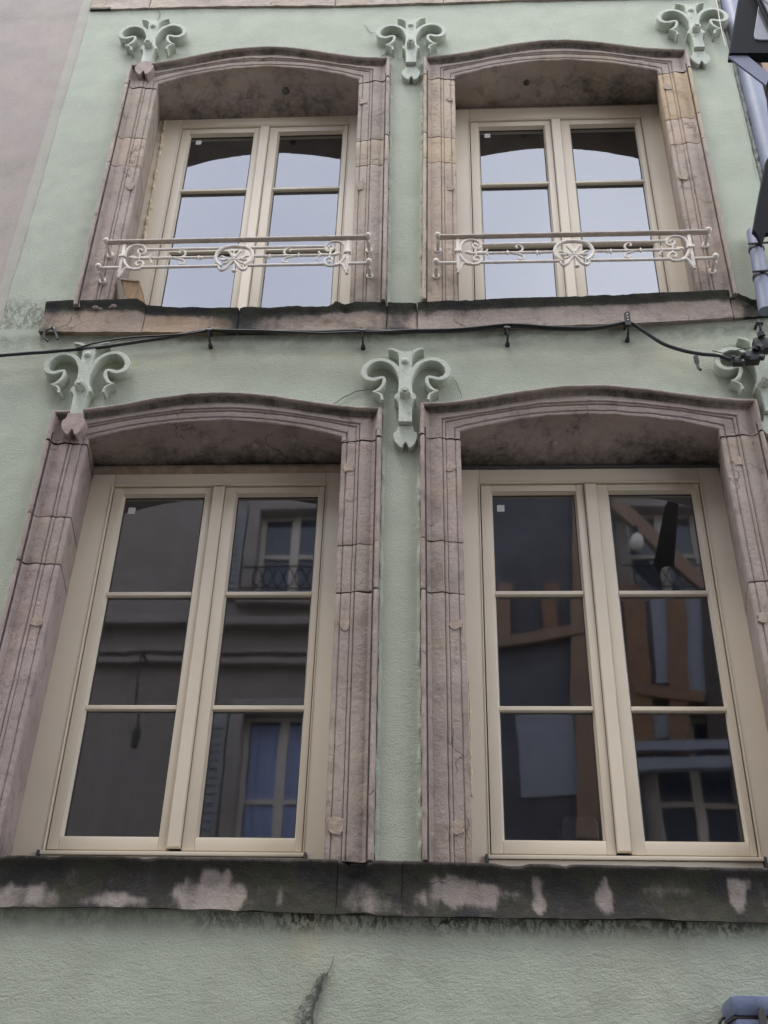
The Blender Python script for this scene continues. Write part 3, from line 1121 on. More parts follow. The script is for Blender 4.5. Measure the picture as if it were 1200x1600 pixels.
for i, (a, b) in enumerate(((-2.297, -1.905), (-1.90, -.68), (-.675, .02), (.025, 1.70))):
    sill_stone(tsill, a, b, lambda x: zb_t(x) + .21, zb_t, .012, 20 + i * 1.7, g_t, (1.15, 1.15, 1.08, 1), rough=.9, cav=.004)

# ------------------------------------------------------------------ wall anchors
def anchor_world(cx_, cy):
    return at(540 + cx_ / 6.667, 520 + cy / 6.667, -.045)


AC = anchor_world(622, 640)


def al(cx_, cy):
    p = anchor_world(cx_, cy)
    return (p.x - AC.x, p.z - AC.z)


def make_anchor(label, loc, tongue_mat, lean=0.0, name='wall_anchor'):
    t = thing(name, label, 'wall anchor', loc, 'scrolled iron wall anchors')
    L0 = Vector(loc)
    P = lambda cx_, cy: (al(cx_, cy)[0] + L0.x, al(cx_, cy)[1] + L0.z)
    yf, yb = -.031, .035
    # right scroll, mirrored for the left
    arm = [(648, 560), (668, 470), (700, 395), (750, 330), (820, 288), (900, 272), (985, 290), (1050, 345), (1068, 405), (1040, 455), (970, 478), (900, 462), (858, 462), (848, 500), (868, 548), (905, 585), (955, 607)]
    wr = [70, 64, 56, 50, 48, 50, 54, 58, 60, 58, 50, 42, 38, 38, 38, 36, 22]
    foot = [(965, 600), (905, 620), (872, 645), (862, 690)]
    sc = abs(al(722, 640)[0] - al(622, 640)[0]) / 100
    for sgn in (1, -1):
        def mp(q):
            a = al(*q)
            return (L0.x + sgn * a[0], L0.z + a[1])
        pts = spline([Vector(mp(q)) for q in arm], 4)
        ws = []
        for i in range(len(pts)):
            k = min(i / 4, len(wr) - 1.001)
            ws.append((wr[int(k)] + (wr[int(k) + 1] - wr[int(k)]) * (k - int(k))) * sc)
        MB().ribbon([(p.x, p.y) for p in pts], ws, yf - .002, yb).make('scroll', M['greeniron'], t, 25)
        pts = spline([Vector(mp(q)) for q in foot], 4)
        MB().ribbon([(p.x, p.y) for p in pts], [26 * sc] * len(pts), yf - .001, yb).make('scroll_foot', M['greeniron'], t, 25)
        horn = [(648, 400), (664, 320), (668, 250), (700, 200), (752, 168), (815, 158)]
        pts = spline([Vector(mp(q)) for q in horn], 4)
        ws = [(68 - 40 * i / len(pts)) * sc for i in range(len(pts))]
        MB().ribbon([(p.x, p.y) for p in pts], ws, yf + .001, yb).make('horn', M['greeniron'], t, 25)
    stem = [(564, 180), (585, 195), (660, 195), (680, 180), (690, 250), (688, 330), (690, 540), (698, 620), (735, 655), (738, 690), (712, 700), (694, 730), (690, 800), (692, 930), (552, 930), (553, 800), (550, 730), (532, 700), (506, 690), (509, 655), (546, 620), (554, 540), (556, 330), (554, 250)]
    MB().prism([P(*q) for q in stem], yf - .004, yb, .003).make('stem', M['greeniron'], t, 25)
    tg = [(545, 935), (700, 935), (712, 990), (745, 1010), (748, 1060), (725, 1120), (680, 1165), (655, 1165), (640, 1130), (622, 1108), (604, 1130), (588, 1165), (560, 1160), (510, 1110), (492, 1050), (500, 1012), (530, 990)]
    MB().prism([P(*q) for q in tg], (yf + .022 if tongue_mat is M['greeniron'] else yf - .014), yb + .002, .003).make('tongue', tongue_mat, t)
    c = P(622, 300)
    MB().ball((c[0], yf - .004, c[1]), .019, (1, .8, 1)).make('rivet', M['greeniron'], t)
    c = P(622, 650)
    hexa = [(c[0] + .028 * math.cos(R(60 * k + 30)), c[1] + .028 * math.sin(R(60 * k + 30))) for k in range(6)]
    m = MB().prism(hexa, yf - .042, yf - .003, .005)
    nut = m.make('nut', M['greeniron'], t)
    MB().tube([(c[0], yf - .04, c[1]), (c[0], yf - .054, c[1])], [.015, .013], 12).make('bolt_end', M['greeniron'], nut)
    return t


M['stonepaint'] = m_simple('stone_coloured_paint', (.31, .245, .22), .8, 0, 20, .2, .004, 70)
anchors = (
    ('green wall anchor between the two upper windows, top centre', (-.180, 0, 7.800), 'g'),
    ('green wall anchor between the two lower windows, largest and most complete', (-.178, 0, 5.035), 'g'),
    ('green wall anchor at upper right partly beside the pipe and lantern', (1.560, 0, 7.872), 'g'),
    ('green wall anchor at lower right tangled with black cable connectors', (1.530, 0, 5.075), 'g'))
a0 = None
for i, (lab, loc, k) in enumerate(anchors):
    if a0 is None:
        a0 = make_anchor(lab, loc, M['greeniron'])
    else:
        tag(copy_tree(a0, loc), lab)
a1 = make_anchor('wall anchor with stone coloured tip at the top left window corner', (-1.822, 0, 7.872), M['stonepaint'])
tag(copy_tree(a1, (-1.768, 0, 5.105)), 'wall anchor with stone coloured tip at the lower left, cable across its top')

# ------------------------------------------------------------------ balustrades
YR = -.085


def make_rail(label, x_c, zc_):
    """shapes measured on the left one in the photograph, taken from its left half and mirrored"""
    t = thing('balustrade', label, 'window railing', (x_c, YR, zc_), 'low wrought iron window railings')
    C0 = at(365.6, 404, YR)

    def P(cx_, cy, sg=1, y=YR):
        p = at(150 + cx_ / 4.8, 340 + cy / 4.8, YR)
        return Vector((x_c + sg * (p.x - C0.x), y, zc_ + (p.z - C0.z)))

    ir = M['iron']
    xa = x_c - .70; xb = x_c + .70
    zt = P(500, 178).z
    MB().box(xa, xb, YR - .016, YR + .016, zt - .005, zt + .004, .003).make('top_rail', M['ironrail'], t)
    z2 = P(600, 238).z; z3 = P(600, 302).z; z4 = P(600, 370).z
    xe = abs(P(380, 238).x - x_c); xm = abs(P(925, 240).x - x_c)
    for sg in (-1, 1):
        MB().tube([(x_c + sg * xe, YR, z2), (x_c + sg * xm, YR, z2), (x_c + sg * (xm - .015), YR, z2 + .010)], .0078).make('rod', ir, t)
        MB().tube([(x_c + sg * abs(P(275, 300).x - x_c), YR, z3), (x_c + sg * abs(P(898, 300).x - x_c), YR, z3)], .0072).make('rod', ir, t)
        MB().tube([(x_c + sg * abs(P(350, 370).x - x_c), YR, z4), (x_c + sg * abs(P(930, 370).x - x_c), YR, z4)], .0078).make('rod', ir, t)
    for sg in (1, -1):
        px0 = P(208, 250, sg).x
        # post
        MB().box(px0 - .008, px0 + .008, YR - .006, YR + .006, P(160, 430).z, P(215, 205).z, .002).make('post', ir, t)
        MB().box(px0 - .017, px0 + .017, YR - .013, YR + .012, P(205, 300).z, P(205, 284).z, .002).make('collar', ir, t)
        m = MB()
        for rr, path in ((.0058, [(218, 300), (222, 265), (250, 228), (290, 210), (340, 210), (372, 232), (372, 262), (345, 278), (318, 265), (318, 246), (338, 240), (350, 252)]),
                         (.0058, [(208, 312), (222, 352), (262, 384), (320, 386), (352, 362), (350, 338), (324, 328), (300, 342), (306, 360), (326, 358)]),
                         (.0062, [(262, 386), (232, 378), (206, 392), (186, 420), (163, 446)]),
                         (.0048, [(330, 276), (326, 300), (326, 328)]),
                         (.0045, [(345, 300), (385, 300), (405, 290), (416, 277)]), (.0045, [(345, 304), (390, 306), (412, 322), (414, 342)])):
            q = spline([P(a, b, sg) for a, b in path], 4)
            rs = [rr * 1.5 * (1 - .35 * i / len(q)) for i in range(len(q))]
            m.tube(q, rs, 7)
        m.make('end_scroll', ir, t)
        p = P(275, 299, sg)
        MB().ball(p, .015, (1.5, .5, .7)).make('dart', ir, t)
        MB().ball(P(163, 448, sg), .009).make('foot_ball', M['ironrail'], t)
        m = MB()
        for path in ([(575, 302), (620, 302), (655, 292), (672, 272), (662, 252), (642, 246), (626, 256), (634, 268)],
                     [(585, 304), (625, 312), (656, 322), (664, 340), (650, 352), (630, 350), (624, 338)]):
            q = spline([P(a, b, sg) for a, b in path], 4)
            m.tube(q, [.0066 * (1 - .3 * i / len(q)) for i in range(len(q))], 7)
        m.make('small_scroll', ir, t)
        for cx_ in (556, 770, 792):
            p = P(cx_, 302, sg)
            MB().ball(p, .0115, (.55, .9, 1.5 if cx_ != 792 else 1.0), 10).make('bead', ir, t)
    # medallion
    m = MB()
    q = [(938, 362), (905, 335), (898, 300), (915, 262), (960, 230), (1035, 217)]
    left = [P(a, b, 1) for a, b in q]
    right = [P(a, b, -1) for a, b in reversed(q[:-1])]
    m.tube(spline(left + right, 5), .010, 8)
    m.make('medallion_ring', ir, t)
    m = MB()
    for sg in (1, -1):
        for rr, path in ((.0050, [(1035, 318), (1010, 322), (975, 340), (950, 346)]), (.0055, [(1035, 316), (1000, 318), (968, 305), (948, 292), (932, 296)]),
                         (.0055, [(940, 316), (962, 320), (976, 310), (964, 298)]),
                         (.0062, [(1030, 326), (1000, 352), (975, 380), (940, 396), (922, 380), (926, 362), (944, 362)]),
                         (.0058, [(1030, 300), (1018, 280), (1004, 262), (995, 252)]), (.0050, [(1034, 312), (1034, 290), (1020, 275)])):
            pp = [P(a, b, sg) for a, b in path]
            qs = spline(pp, 4)
            m.tube(qs, [rr * 1.5 * (1 - .3 * i / len(qs)) for i in range(len(qs))], 7)
    m.tube([P(1035, 318), P(1035, 275), P(1035, 250)], [.008, .006, .004], 8)
    m.tube([P(1035, 325), P(1035, 388), P(1035, 398)], [.004, .005, .007], 8)
    c = P(1035, 402)
    m.ball(c, .011, (1.2, 1, .7)); m.ball(P(1035, 316), .012, (1.4, .9, .8))
    m.make('palmette', ir, t)
    # wall fixings
    for sg in (-1, 1):
        for zz, ln in ((zt, .70), (P(100, 378).z, .71)):
            x = x_c + sg * ln
            fx = []
            if zz != zt:
                MB().tube([(x_c + sg * (abs(P(170, 378).x - x_c) - .0), YR, zz), (x, YR, zz)], .0085).make('rod', ir, t)
            m = MB()
            m.tube([(x, YR - .012, zz + .002), (x, YR + .03, zz), (x, .01, zz - .006)], [.0115, .0105, .010], 9)
            m.ball((x, YR - .010, zz + .004), .0165)
            m.ball((x, YR + .012, zz - .018), .009, (1, 1, 1.4))
            m.tube([(x, .02, zz - .006), (x, -.004, zz - .006)], [.024, .020], 9)
            m.make('wall_fixing', ir, t)
    return t


r0 = make_rail('pale wrought iron window railing in front of the upper left window, wood block below', at(365.6, 404, YR).x, at(365.6, 404, YR).z)
r1 = copy_tree(r0, at(897, 396, YR))
tag(r1, 'pale wrought iron window railing in front of the upper right window')

# ------------------------------------------------------------------ wooden block on the sill
t = thing('wooden_block', 'raw wooden board end standing on the left end of the upper sill', 'wood block', (-1.6, -.05, 5.68))
b0 = at(190, 438, .0); b1 = at(216, 440, .0); b2 = at(224, 472, .0); b3 = at(196, 474, .0)
MB().prism([(b3.x + .01, b3.z), (b2.x, b2.z), (b1.x + .003, b1.z), (b0.x, b0.z)], -.004, .13, .003).make('board', M['wood'], t)
q0 = at(188, 437, -.01); q1 = at(217, 440, -.01)
MB().prism([(q0.x, q0.z), (q1.x, q1.z), (q1.x, q1.z + .010), (q0.x, q0.z + .012)], -.012, .11, .002).make('thin_slat', M['boards'], t)
# crumbs of mortar on the sill by the block
t = thing('mortar_crumb', 'grey lumps of broken mortar lying beside the wooden block', 'rubble', (-1.7, -.03, 5.68), kind='stuff')
bm_ = MB()
for i in range(26):
    x = -1.83 + random.random() * .20; r_ = random.uniform(.006, .020)
    bm_.ball((x, random.uniform(-.002, .08), 5.645 + r_ * .6 + random.random() * .02), r_, (random.uniform(.7, 1.4), 1, random.uniform(.6, 1.1)), 6)
bm_.make('crumb', m_simple('old_mortar', (.22, .17, .15), .95, 0, 30, .4, .005, 80), t, 0)['kind'] = 'stuff'

# ------------------------------------------------------------------ cables and clips
YC = -.032


def cable(name, label, pts, r, y=YC, cat='cable', wob=.004):
    p = [at(a, b, y if len(q) == 0 else q[0]) for a, b, *q in pts]
    p = spline(p, 10)
    p = [Vector((q.x, q.y + wob * n3(q.x, 0, 0, 5), q.z + wob * n3(q.x, 3, 0, 6))) for q in p]
    m = MB().tube(p, r, 8)
    o = m.make(name, M['cable'], None, 60)
    return tag(o, label, cat)


main = [(-120, 558), (0, 555), (60, 551), (120, 546), (190, 538), (255, 528), (327, 517), (400, 518), (500, 518), (565, 517), (640, 518), (715, 517), (792, 510), (870, 514), (930, 513), (980, 505),
        (1005, 517), (1035, 536), (1065, 547), (1095, 553), (1122, 556), (1150, 562), (1180, 546), (1215, 530), (1300, 520)]
cable('main_cable', 'thick black cable strung along the upper sill and across the left anchor', main, .0092)
cable('thin_cable', 'thin black wire arching above the thick cable near the left anchor', [(118, 545), (150, 535), (200, 528), (255, 524), (300, 521), (327, 515)], .0045, YC - .008)
cable('thin_cable', 'second wire running tight along the thick cable under the upper sill',
      [(327, 515), (400, 516.5), (500, 520), (565, 519), (640, 516), (715, 514), (792, 507), (870, 511), (930, 511), (980, 503)], .0055, YC - .014)
cable('loose_wire', 'thin loose wire curving over the lower right anchor', [(1113, 548), (1135, 552), (1160, 545), (1185, 543), (1210, 546)], .0022, -.09)
cable('steel_wire', 'pale thin wire running down beside the pipe past the upper right anchor', [(1117, -20), (1121, 10), (1127, 45), (1134, 72)], .003, -.055)
bpy.data.objects['steel_wire'].data.materials[0] = M['iron']


def clip(px, py, label, big=False):
    p = at(px, py, YC)
    t = thing('cable_clip', label, 'cable clip', (p.x, YC, p.z), 'black clips holding the cable')
    m = MB()
    m.tube([(p.x - .002, .03, p.z + .028), (p.x - .002, YC + .01, p.z + .028), (p.x - .002, YC - .01, p.z + .022), (p.x, YC - .014, p.z), (p.x + .002, YC - .004, p.z - .03), (p.x + .003, .0, p.z - .048)], [.007, .008, .0075, .008, .006, .006], 7)
    m.make('hook', M['cable'], t)
    m = MB()
    m.tube([(p.x + .003, .032, p.z - .050), (p.x + .003, .004, p.z - .052)], [.013, .010], 8)
    m.make('screw_foot', M['cable'], t)
    m = MB()
    m.tube([(p.x - .016, YC - .012, p.z + .003), (p.x + .016, YC - .012, p.z - .001)], .011, 7)
    m.make('saddle', M['cable'], t)
    if big:
        m = MB()
        m.prism([(p.x - .013, p.z - .02), (p.x + .014, p.z - .022), (p.x + .016, p.z + .062), (p.x + .004, p.z + .072), (p.x - .012, p.z + .06)], YC - .026, YC - .012, .002)
        pl = m.make('strap', M['cable'], t)
        for k in (0, 1, 2):
            MB().tube([(p.x + .001, YC - .030, p.z + .012 + k * .018), (p.x + .001, YC - .020, p.z + .012 + k * .018)], .0035, 8).make('rivet', M['iron'], pl)
    return t


clip(327, 519, 'black cable clip under the upper sill left of its middle, where the thin wire joins')
clip(566, 520, 'black cable clip under the upper sill just left of the middle anchor')
clip(792, 516, 'small black cable clip under the upper sill right of the middle anchor')
clip(980, 508, 'largest black cable clip with a perforated strap, where the cable drops', True)
clip(1186, 508, 'black cable clip at the right end of the upper sill')
for (px, py, dx, lab) in ((76, 523, -1, 'curved black hook left of its pair on the left end of the upper sill'), (90, 520, 1, 'straight black hook on the left end of the upper sill')):
    p = at(px, py, -.07)
    if dx < 0:
        q = [at(84, 514, .0), at(78, 513, -.07), at(70, 519, -.075), at(69, 527, -.075), at(75, 533, -.07)]
    else:
        q = [at(83, 508, .0), at(84, 512, -.07), at(87, 520, -.075), at(90, 530, -.075)]
    tag(MB().tube(spline(q, 4), .006, 7).make('cable_hook', M['cable'], None), lab, 'hook', 'iron hooks on the upper sill')
p = [at(1087, 557, -.08), at(1089, 566, -.08), at(1091, 574, -.085), at(1095, 578, -.09)]
tag(MB().tube(spline(p, 3), [.012] * 4 + [.007] * 6, 7).make('cable_tie', M['cable'], None), 'black cable tie tail hanging from the cable near the lower right anchor', 'cable tie')
for i, (px, py, s_, lab) in enumerate(((1153, 565, 1.0, 'small black cable connector lowest and leftmost on the right anchor'), (1176, 560, 1.35, 'bulky black cable connector in the middle of the right anchor'), (1192, 541, 1.6, 'black cable connector cluster at the right edge above the anchor'))):
    p = at(px, py, -.10)
    t = thing('cable_connector', lab, 'connector', (p.x, -.10, p.z), 'black cable connectors')
    m = MB()
    w = .028 * s_
    m.box(p.x - w, p.x + w * .8, -.10 - w * .6, -.10 + w * .6, p.z - w * .75, p.z + w * .8, .006 * s_)
    m.make('body', M['cable'], t)
    for k in range(3):
        a = R(40 + 130 * k + 30 * i)
        m = MB()
        c = Vector((p.x + w * .8 * math.cos(a), -.115 - .3 * w, p.z + w * .8 * math.sin(a)))
        m.tube([c, c + Vector((.5 * w * math.cos(a), -.006, .5 * w * math.sin(a)))], [w * .45, w * .38], 6)
        m.make('screw_head', M['cable'], t)
tag(MB().tube(spline([at(1155, 563, -.1), at(1168, 561, -.105), at(1180, 553, -.1), at(1192, 541, -.1), at(1206, 528, -.09)], 5), .008, 7).make('jumper_cable', M['cable'], None), 'short black jumper cable linking the connectors at the right edge', 'cable')

# ------------------------------------------------------------------ right hand side: pipe, boards, tube, lantern, box
t = thing('downpipe', 'lavender grey downpipe on the corner behind the black lantern', 'pipe', (1.83, .02, 5))
MB().tube([(1.845, .045, z) for z in (2.0, 4.0, 6.0, 8.0, 10.0)], .060, 24).make('pipe', M['zinc'], t)
MB().tube([(1.845, .045, z) for z in (9.2, 9.26)], .066, 24).make('pipe_collar', M['zinc'], t)
t = thing('boarded_wall', 'weathered vertical boards beyond the downpipe at the right edge', 'wall', (2.4, .1, 0))
MB().box(1.93, 1.985, .03, .30, 0, 10.4, .006).make('edge_post', M['browned'], t)
for i in range(10):
    x = 1.99 + i * .125
    MB().box(x, x + .119, .06 + .006 * (i % 2), .12, 0, 10.4, .004).make('board', M['boards'], t)
MB().box(3.26, 9, .06, .4, 0, 10.4).make('far_render', M['pink'], t)

t = thing('conduit', 'short lavender cable guard tube with two black ties at the right edge', 'pipe', (1.62, -.05, 5.8))
c0 = at(1179, 357, -.05); c1 = at(1198, 482, -.05)
MB().tube([(c0.x, -.03, c0.z), (c1.x, -.03, c1.z)], .036, 16).make('tube', M['zinc'], t)
for py, k in ((387, .25), (432, .60)):
    z = c0.z + (c1.z - c0.z) * k; x = c0.x + (c1.x - c0.x) * k
    MB().tube([(x - .0, -.03, z + .012), (x, -.03, z - .004)], .040, 16).tube([(x - .05, -.075, z + .002), (x + .07, -.075, z + .012)], .006, 6).make('black_tie', M['cable'], t)

YL = -.95
t = thing('street_lantern', 'black street lantern jutting in at the top right corner with slate fin', 'street lantern', at(1180, 60, YL))


def pz(px, py, y=YL):
    p = at(px, py, y)
    return (p.x, p.z)


MB().prism([pz(1138, 88), pz(1153, 0), pz(1163, -50), pz(1260, -50), pz(1260, 88)], YL - .02, YL + .01, .004).make('housing', M['blackmetal'], t)
MB().prism([pz(1138.5, 92), pz(1260, 92), pz(1260, 87), pz(1138.5, 88.5)], YL - .03, YL + .02, .003).make('bottom_rim', M['blackmetal'], t)
MB().prism([pz(1176, 62), pz(1178, 68), pz(1184, 70), pz(1240, 70), pz(1240, 0), pz(1186, 0)], YL - .026, YL - .01, .003).make('side_glass', M['opal'], t)
MB().prism([pz(1190, 8), pz(1240, 50), pz(1240, -40), pz(1200, -40)], YL - .030, YL - .02, .002).make('top_glass', M['opal'], t)
for d in (0, 5):
    m = MB()
    a = at(1172 + d, -6, YL); b = at(1206 + d, 66, YL)
    m.tube([(a.x, YL - .04, a.z), (b.x, YL - .04, b.z)], .0065, 8)
    m.make('stay_bar', M['blackmetal'], t)
m = MB()
A = at(1138, 88, YL - .02); B = at(1160, 80, YL - .02); C = at(1203, 116, YL - .02); D = at(1197, 133, YL - .02)
m.add([A, B, C, D] + [p + Vector((0, .012, .004)) for p in (A, B, C, D)], [(0, 1, 2, 3), (7, 6, 5, 4), (0, 4, 5, 1), (1, 5, 6, 2), (2, 6, 7, 3), (3, 7, 4, 0)])
m.make('fin', M['fin'], t, 0)
MB().prism([pz(1197.5, 133), pz(1203, 116), pz(1216, 124), pz(1222, 240), pz(1206, 250)], YL - .01, YL + .01, .002).make('bracket', M['blackmetal'], t, 20)
arm = MB().prism([pz(1213, 225), pz(1193, 262), pz(1180, 330), pz(1173.5, 368), pz(1181, 376), pz(1188, 391), pz(1194, 374), pz(1206, 371), pz(1222, 371), pz(1224, 225)], YL - .03, YL - .01, .004)
arm.make('arm', M['blackmetal'], t, 20)

YB = -.14
t = thing('junction_box', 'scuffed blue grey electrical box cut off by the bottom right corner', 'electrical box', at(1170, 1580, YB))
p0 = at(1130, 1600, YB); p1 = at(1133, 1553, YB)
x0 = p0.x + .035; x1 = x0 + .34; z1 = p1.z; zl = at(1170, 1588, YB).z
MB().box(x0, x1, YB, .03, zl, z1, .022).make('lid', M['bluegrey'], t, 40)
MB().box(x0 + .008, x1 - .008, YB + .006, .03, zl - .22, zl - .004, .015).make('body', M['bluegrey'], t, 40)
MB().box(x0 + .004, x1 - .004, YB + .012, .03, zl - .0045, zl + .0005).make('seam', M['gasket'], t, 0)
lx = at(1190, 1585, YB).x
MB().prism([(lx - .012, zl - .03), (lx + .012, zl - .03), (lx + .009, zl + .012), (lx + .002, zl + .030), (lx - .010, zl + .012)], YB - .016, YB + .004, .003).make('latch', M['gasket'], t)
q = [at(1132, 1590, -.06), at(1126, 1594, -.07), at(1124, 1604, -.07), at(1128, 1622, -.05), at(1140, 1640, -.03)]
tag(MB().tube(spline(q, 5), .0055, 8).make('looped_wire', M['cable'], None), 'black wire looping out of the left side of the blue grey box', 'wire')

# ------------------------------------------------------------------ rooms behind the windows
def room(name, x0, x1, y1, z0, z1, mat, fl, side=None):
    m = MB()
    y0 = .47
    v = [(x0, y0, z0), (x1, y0, z0), (x1, y1, z0), (x0, y1, z0), (x0, y0, z1), (x1, y0, z1), (x1, y1, z1), (x0, y1, z1)]
    fs = [(4, 5, 6, 7), (0, 3, 7, 4), (1, 2, 6, 5), (2, 3, 7, 6)]
    if side:      # unseen opening added in the right wall to brighten the room
        a, b, c, d = side
        v += [(x1, a, c), (x1, b, c), (x1, b, d), (x1, a, d)]
        fs[2:3] = [(1, 2, 9, 8), (2, 6, 10, 9), (6, 5, 11, 10), (5, 1, 8, 11)]
    o = mk(name, v, fs, mat, None, 0)
    tag(o, kind='structure')
    o = mk(name + '_floor', [v[0], v[1], v[2], v[3]], [(0, 1, 2, 3)], fl, None, 0)
    tag(o, kind='structure')


room('lower_room_walls', -2.25, -.19, 3.6, 2.75, 5.05, M['dark'], M['roomfloor'])
room('workroom_walls', -.18, 1.9, 4.2, 2.75, 5.05, M['dark'], M['roomfloor'], (.70, 1.2, 3.2, 4.6))
room('upper_room_walls', -2.25, 1.9, 3.6, 5.55, 7.9, M['dark'], M['roomfloor'])

YK = .95


def ip(px, py, y):
    p = at(px, py, y)
    return (p.x, p.z)


cz = at(905, 1320, YK).z
cp = at(905, 1290, YK)
t = thing('chair', 'dark chair back just visible at the bottom of the lower right window', 'chair', (cp.x, YK, 2.75))
w = .085
MB().prism([(cp.x - w, cz - .02), (cp.x + w, cz - .02), (cp.x + w * 1.05, cz + .10), (cp.x + w * .8, cz + .135), (cp.x - w * .8, cz + .135), (cp.x - w * 1.05, cz + .10)], YK, YK + .03, .008).make('backrest', M['darkwood'], t)
for dx in (-w * .8, w * .8):
    MB().tube([(cp.x + dx, YK + .015, 2.76), (cp.x + dx, YK + .015, cz)], .012, 8).make('leg', M['darkwood'], t)
    MB().tube([(cp.x + dx, YK + .34, 2.76), (cp.x + dx, YK + .34, cz - .22)], .012, 8).make('leg', M['darkwood'], t)
MB().box(cp.x - w, cp.x + w, YK, YK + .36, cz - .23, cz - .20, .006).make('seat', M['darkwood'], t)

# ------------------------------------------------------------------ the house across the street (seen mirrored in the panes)
YO = -6.0
M['oppwall'] = m_plaster('grey_beige_render', (.27, .235, .215), (.30, .27, .25))
M['oppstone'] = m_simple('opposite_stone', (.30, .27, .25), .9, 0, 4, .15, .01, 20)
M['curtain'] = m_simple('blue_grey_curtain', (.30, .36, .58), .9, 0, 3, .1)
M['shutter'] = m_simple('grey_shutter', (.25, .26, .27), .7, 0, 5, .1)
opp = thing('opposite_house', 'grey house across the street mirrored dimly in the lower window panes', 'house', (-1, YO, 0))
XE = 4.3     # house cut short here to let more sky light into the street
OW = []   # openings x0,x1,z0,z1
VW = 6.69


def op(px, py):
    return at(px, py, VW)


rows = [(4.15, 6.15), (7.55, 8.70)]
cols = [-8.6, -5.45, -1.71, 2.49]
for cx_ in cols:
    for z0, z1 in ((4.375, 6.31), (7.645, 8.86)):
        OW.append((cx_ - .42, cx_ + .42, z0, z1))
xs = sorted({-14.0, XE} | {w_[0] for w_ in OW} | {w_[1] for w_ in OW})
zs = [0, 4.375, 6.31, 7.645, 8.86, 9.6]
v = []; f = []
for z in zs:
    for x in xs: v.append((x, YO, z))
nx = len(xs)
for j in range(len(zs) - 1):
    for i in range(nx - 1):
        xc = (xs[i] + xs[i + 1]) / 2; zc_ = (zs[j] + zs[j + 1]) / 2
        if any(a < xc < b and c < zc_ < d for a, b, c, d in OW): continue
        a = j * nx + i
        f.append((a, a + 1, a + nx + 1, a + nx))
mk('wall', v, f, M['oppwall'], opp, 0)
MB().box(-14, XE, YO - 3.0, YO - .45, 0, 9.6).make('back_volume', M['oppwall'], opp, 0)
XT0 = op(745, 1000).x
for z, h, d in ((6.865, .07, .10), (7.0, .05, .06), (7.32, .10, .14), (9.55, .16, .30), (9.70, .08, .40)):
    MB().box(-14, XT0 if z < 9 else XE, YO - .05, YO + d, z - h / 2, z + h / 2, .01).make('string_course', M['oppstone'], opp)
MB().box(-14.2, XE + .2, YO - 3, YO + .45, 9.75, 9.88).make('roof_edge', M['darkwood'], opp, 0)
for (a, b, c, d) in OW:
    m = MB()
    m.box(a - .14, a, YO - .25, YO + .05, c, d + .14, .01); m.box(b, b + .14, YO - .25, YO + .05, c, d + .14, .01)
    m.box(a, b, YO - .25, YO + .048, d - .02, d + .14, .01)
    m.box(a - .2, b + .2, YO - .2, YO + .12, c - .10, c, .01)
    wn = m.make('window', M['oppstone'], opp)
    mc = (a + b) / 2
    m = MB()
    for xa, xb in ((a, a + .06), (b - .06, b), (mc - .05, mc + .05)):
        m.box(xa, xb, YO - .20, YO - .14, c, d)
    for za in (c, (c + d) / 2, d - .06):
        m.box(a, b, YO - .195, YO - .145, za, za + .05)
    m.make('frame', M['iron'], wn)
    MB().box(a, b, YO - .18, YO - .175, c, d).make('pane', m_simple('opposite_pane', (.06, .075, .12), .05, 0, 2, .1), wn, 0)
    if c < 5 and a < 0:
        vv = []; n = 40
        for i in range(n + 1):
            x = a + .07 + (b - a - .14) * i / n
            for z in (c + .05, d - .1): vv.append((x, YO - .165 + .006 * math.sin(i * 1.1) + .006 * math.sin(i * .37), z))
        mk('curtain', vv, [(2 * i, 2 * i + 1, 2 * i + 3, 2 * i + 2) for i in range(n)], M['curtain'], wn)
    for xx in (a - .52, b + .16):
        m = MB()
        m.box(xx, xx + .36, YO + .02, YO + .055, c, d, .004)
        for k in range(int((d - c - .2) / .09)):
            m.box(xx + .05, xx + .31, YO + .05, YO + .068, c + .1 + k * .09, c + .15 + k * .09)
        m.make('shutter', M['shutter'], opp)
    if c > 7:
        m = MB()
        m.tube([(a - .1, YO + .16, c + .05), (b + .1, YO + .16, c + .05)], .012, 6)
        m.tube([(a - .1, YO + .16, c + .33), (b + .1, YO + .16, c + .33)], .012, 6)
        for k in range(7):
            x = a + (b - a) * (k + .5) / 7
            m.tube([(x + .05 * math.cos(q * .5), YO + .16, c + .19 + .11 * math.sin(q * .5)) for q in range(13)], .009, 5)
        m.make('balcony_rail', M['blackmetal'], opp)
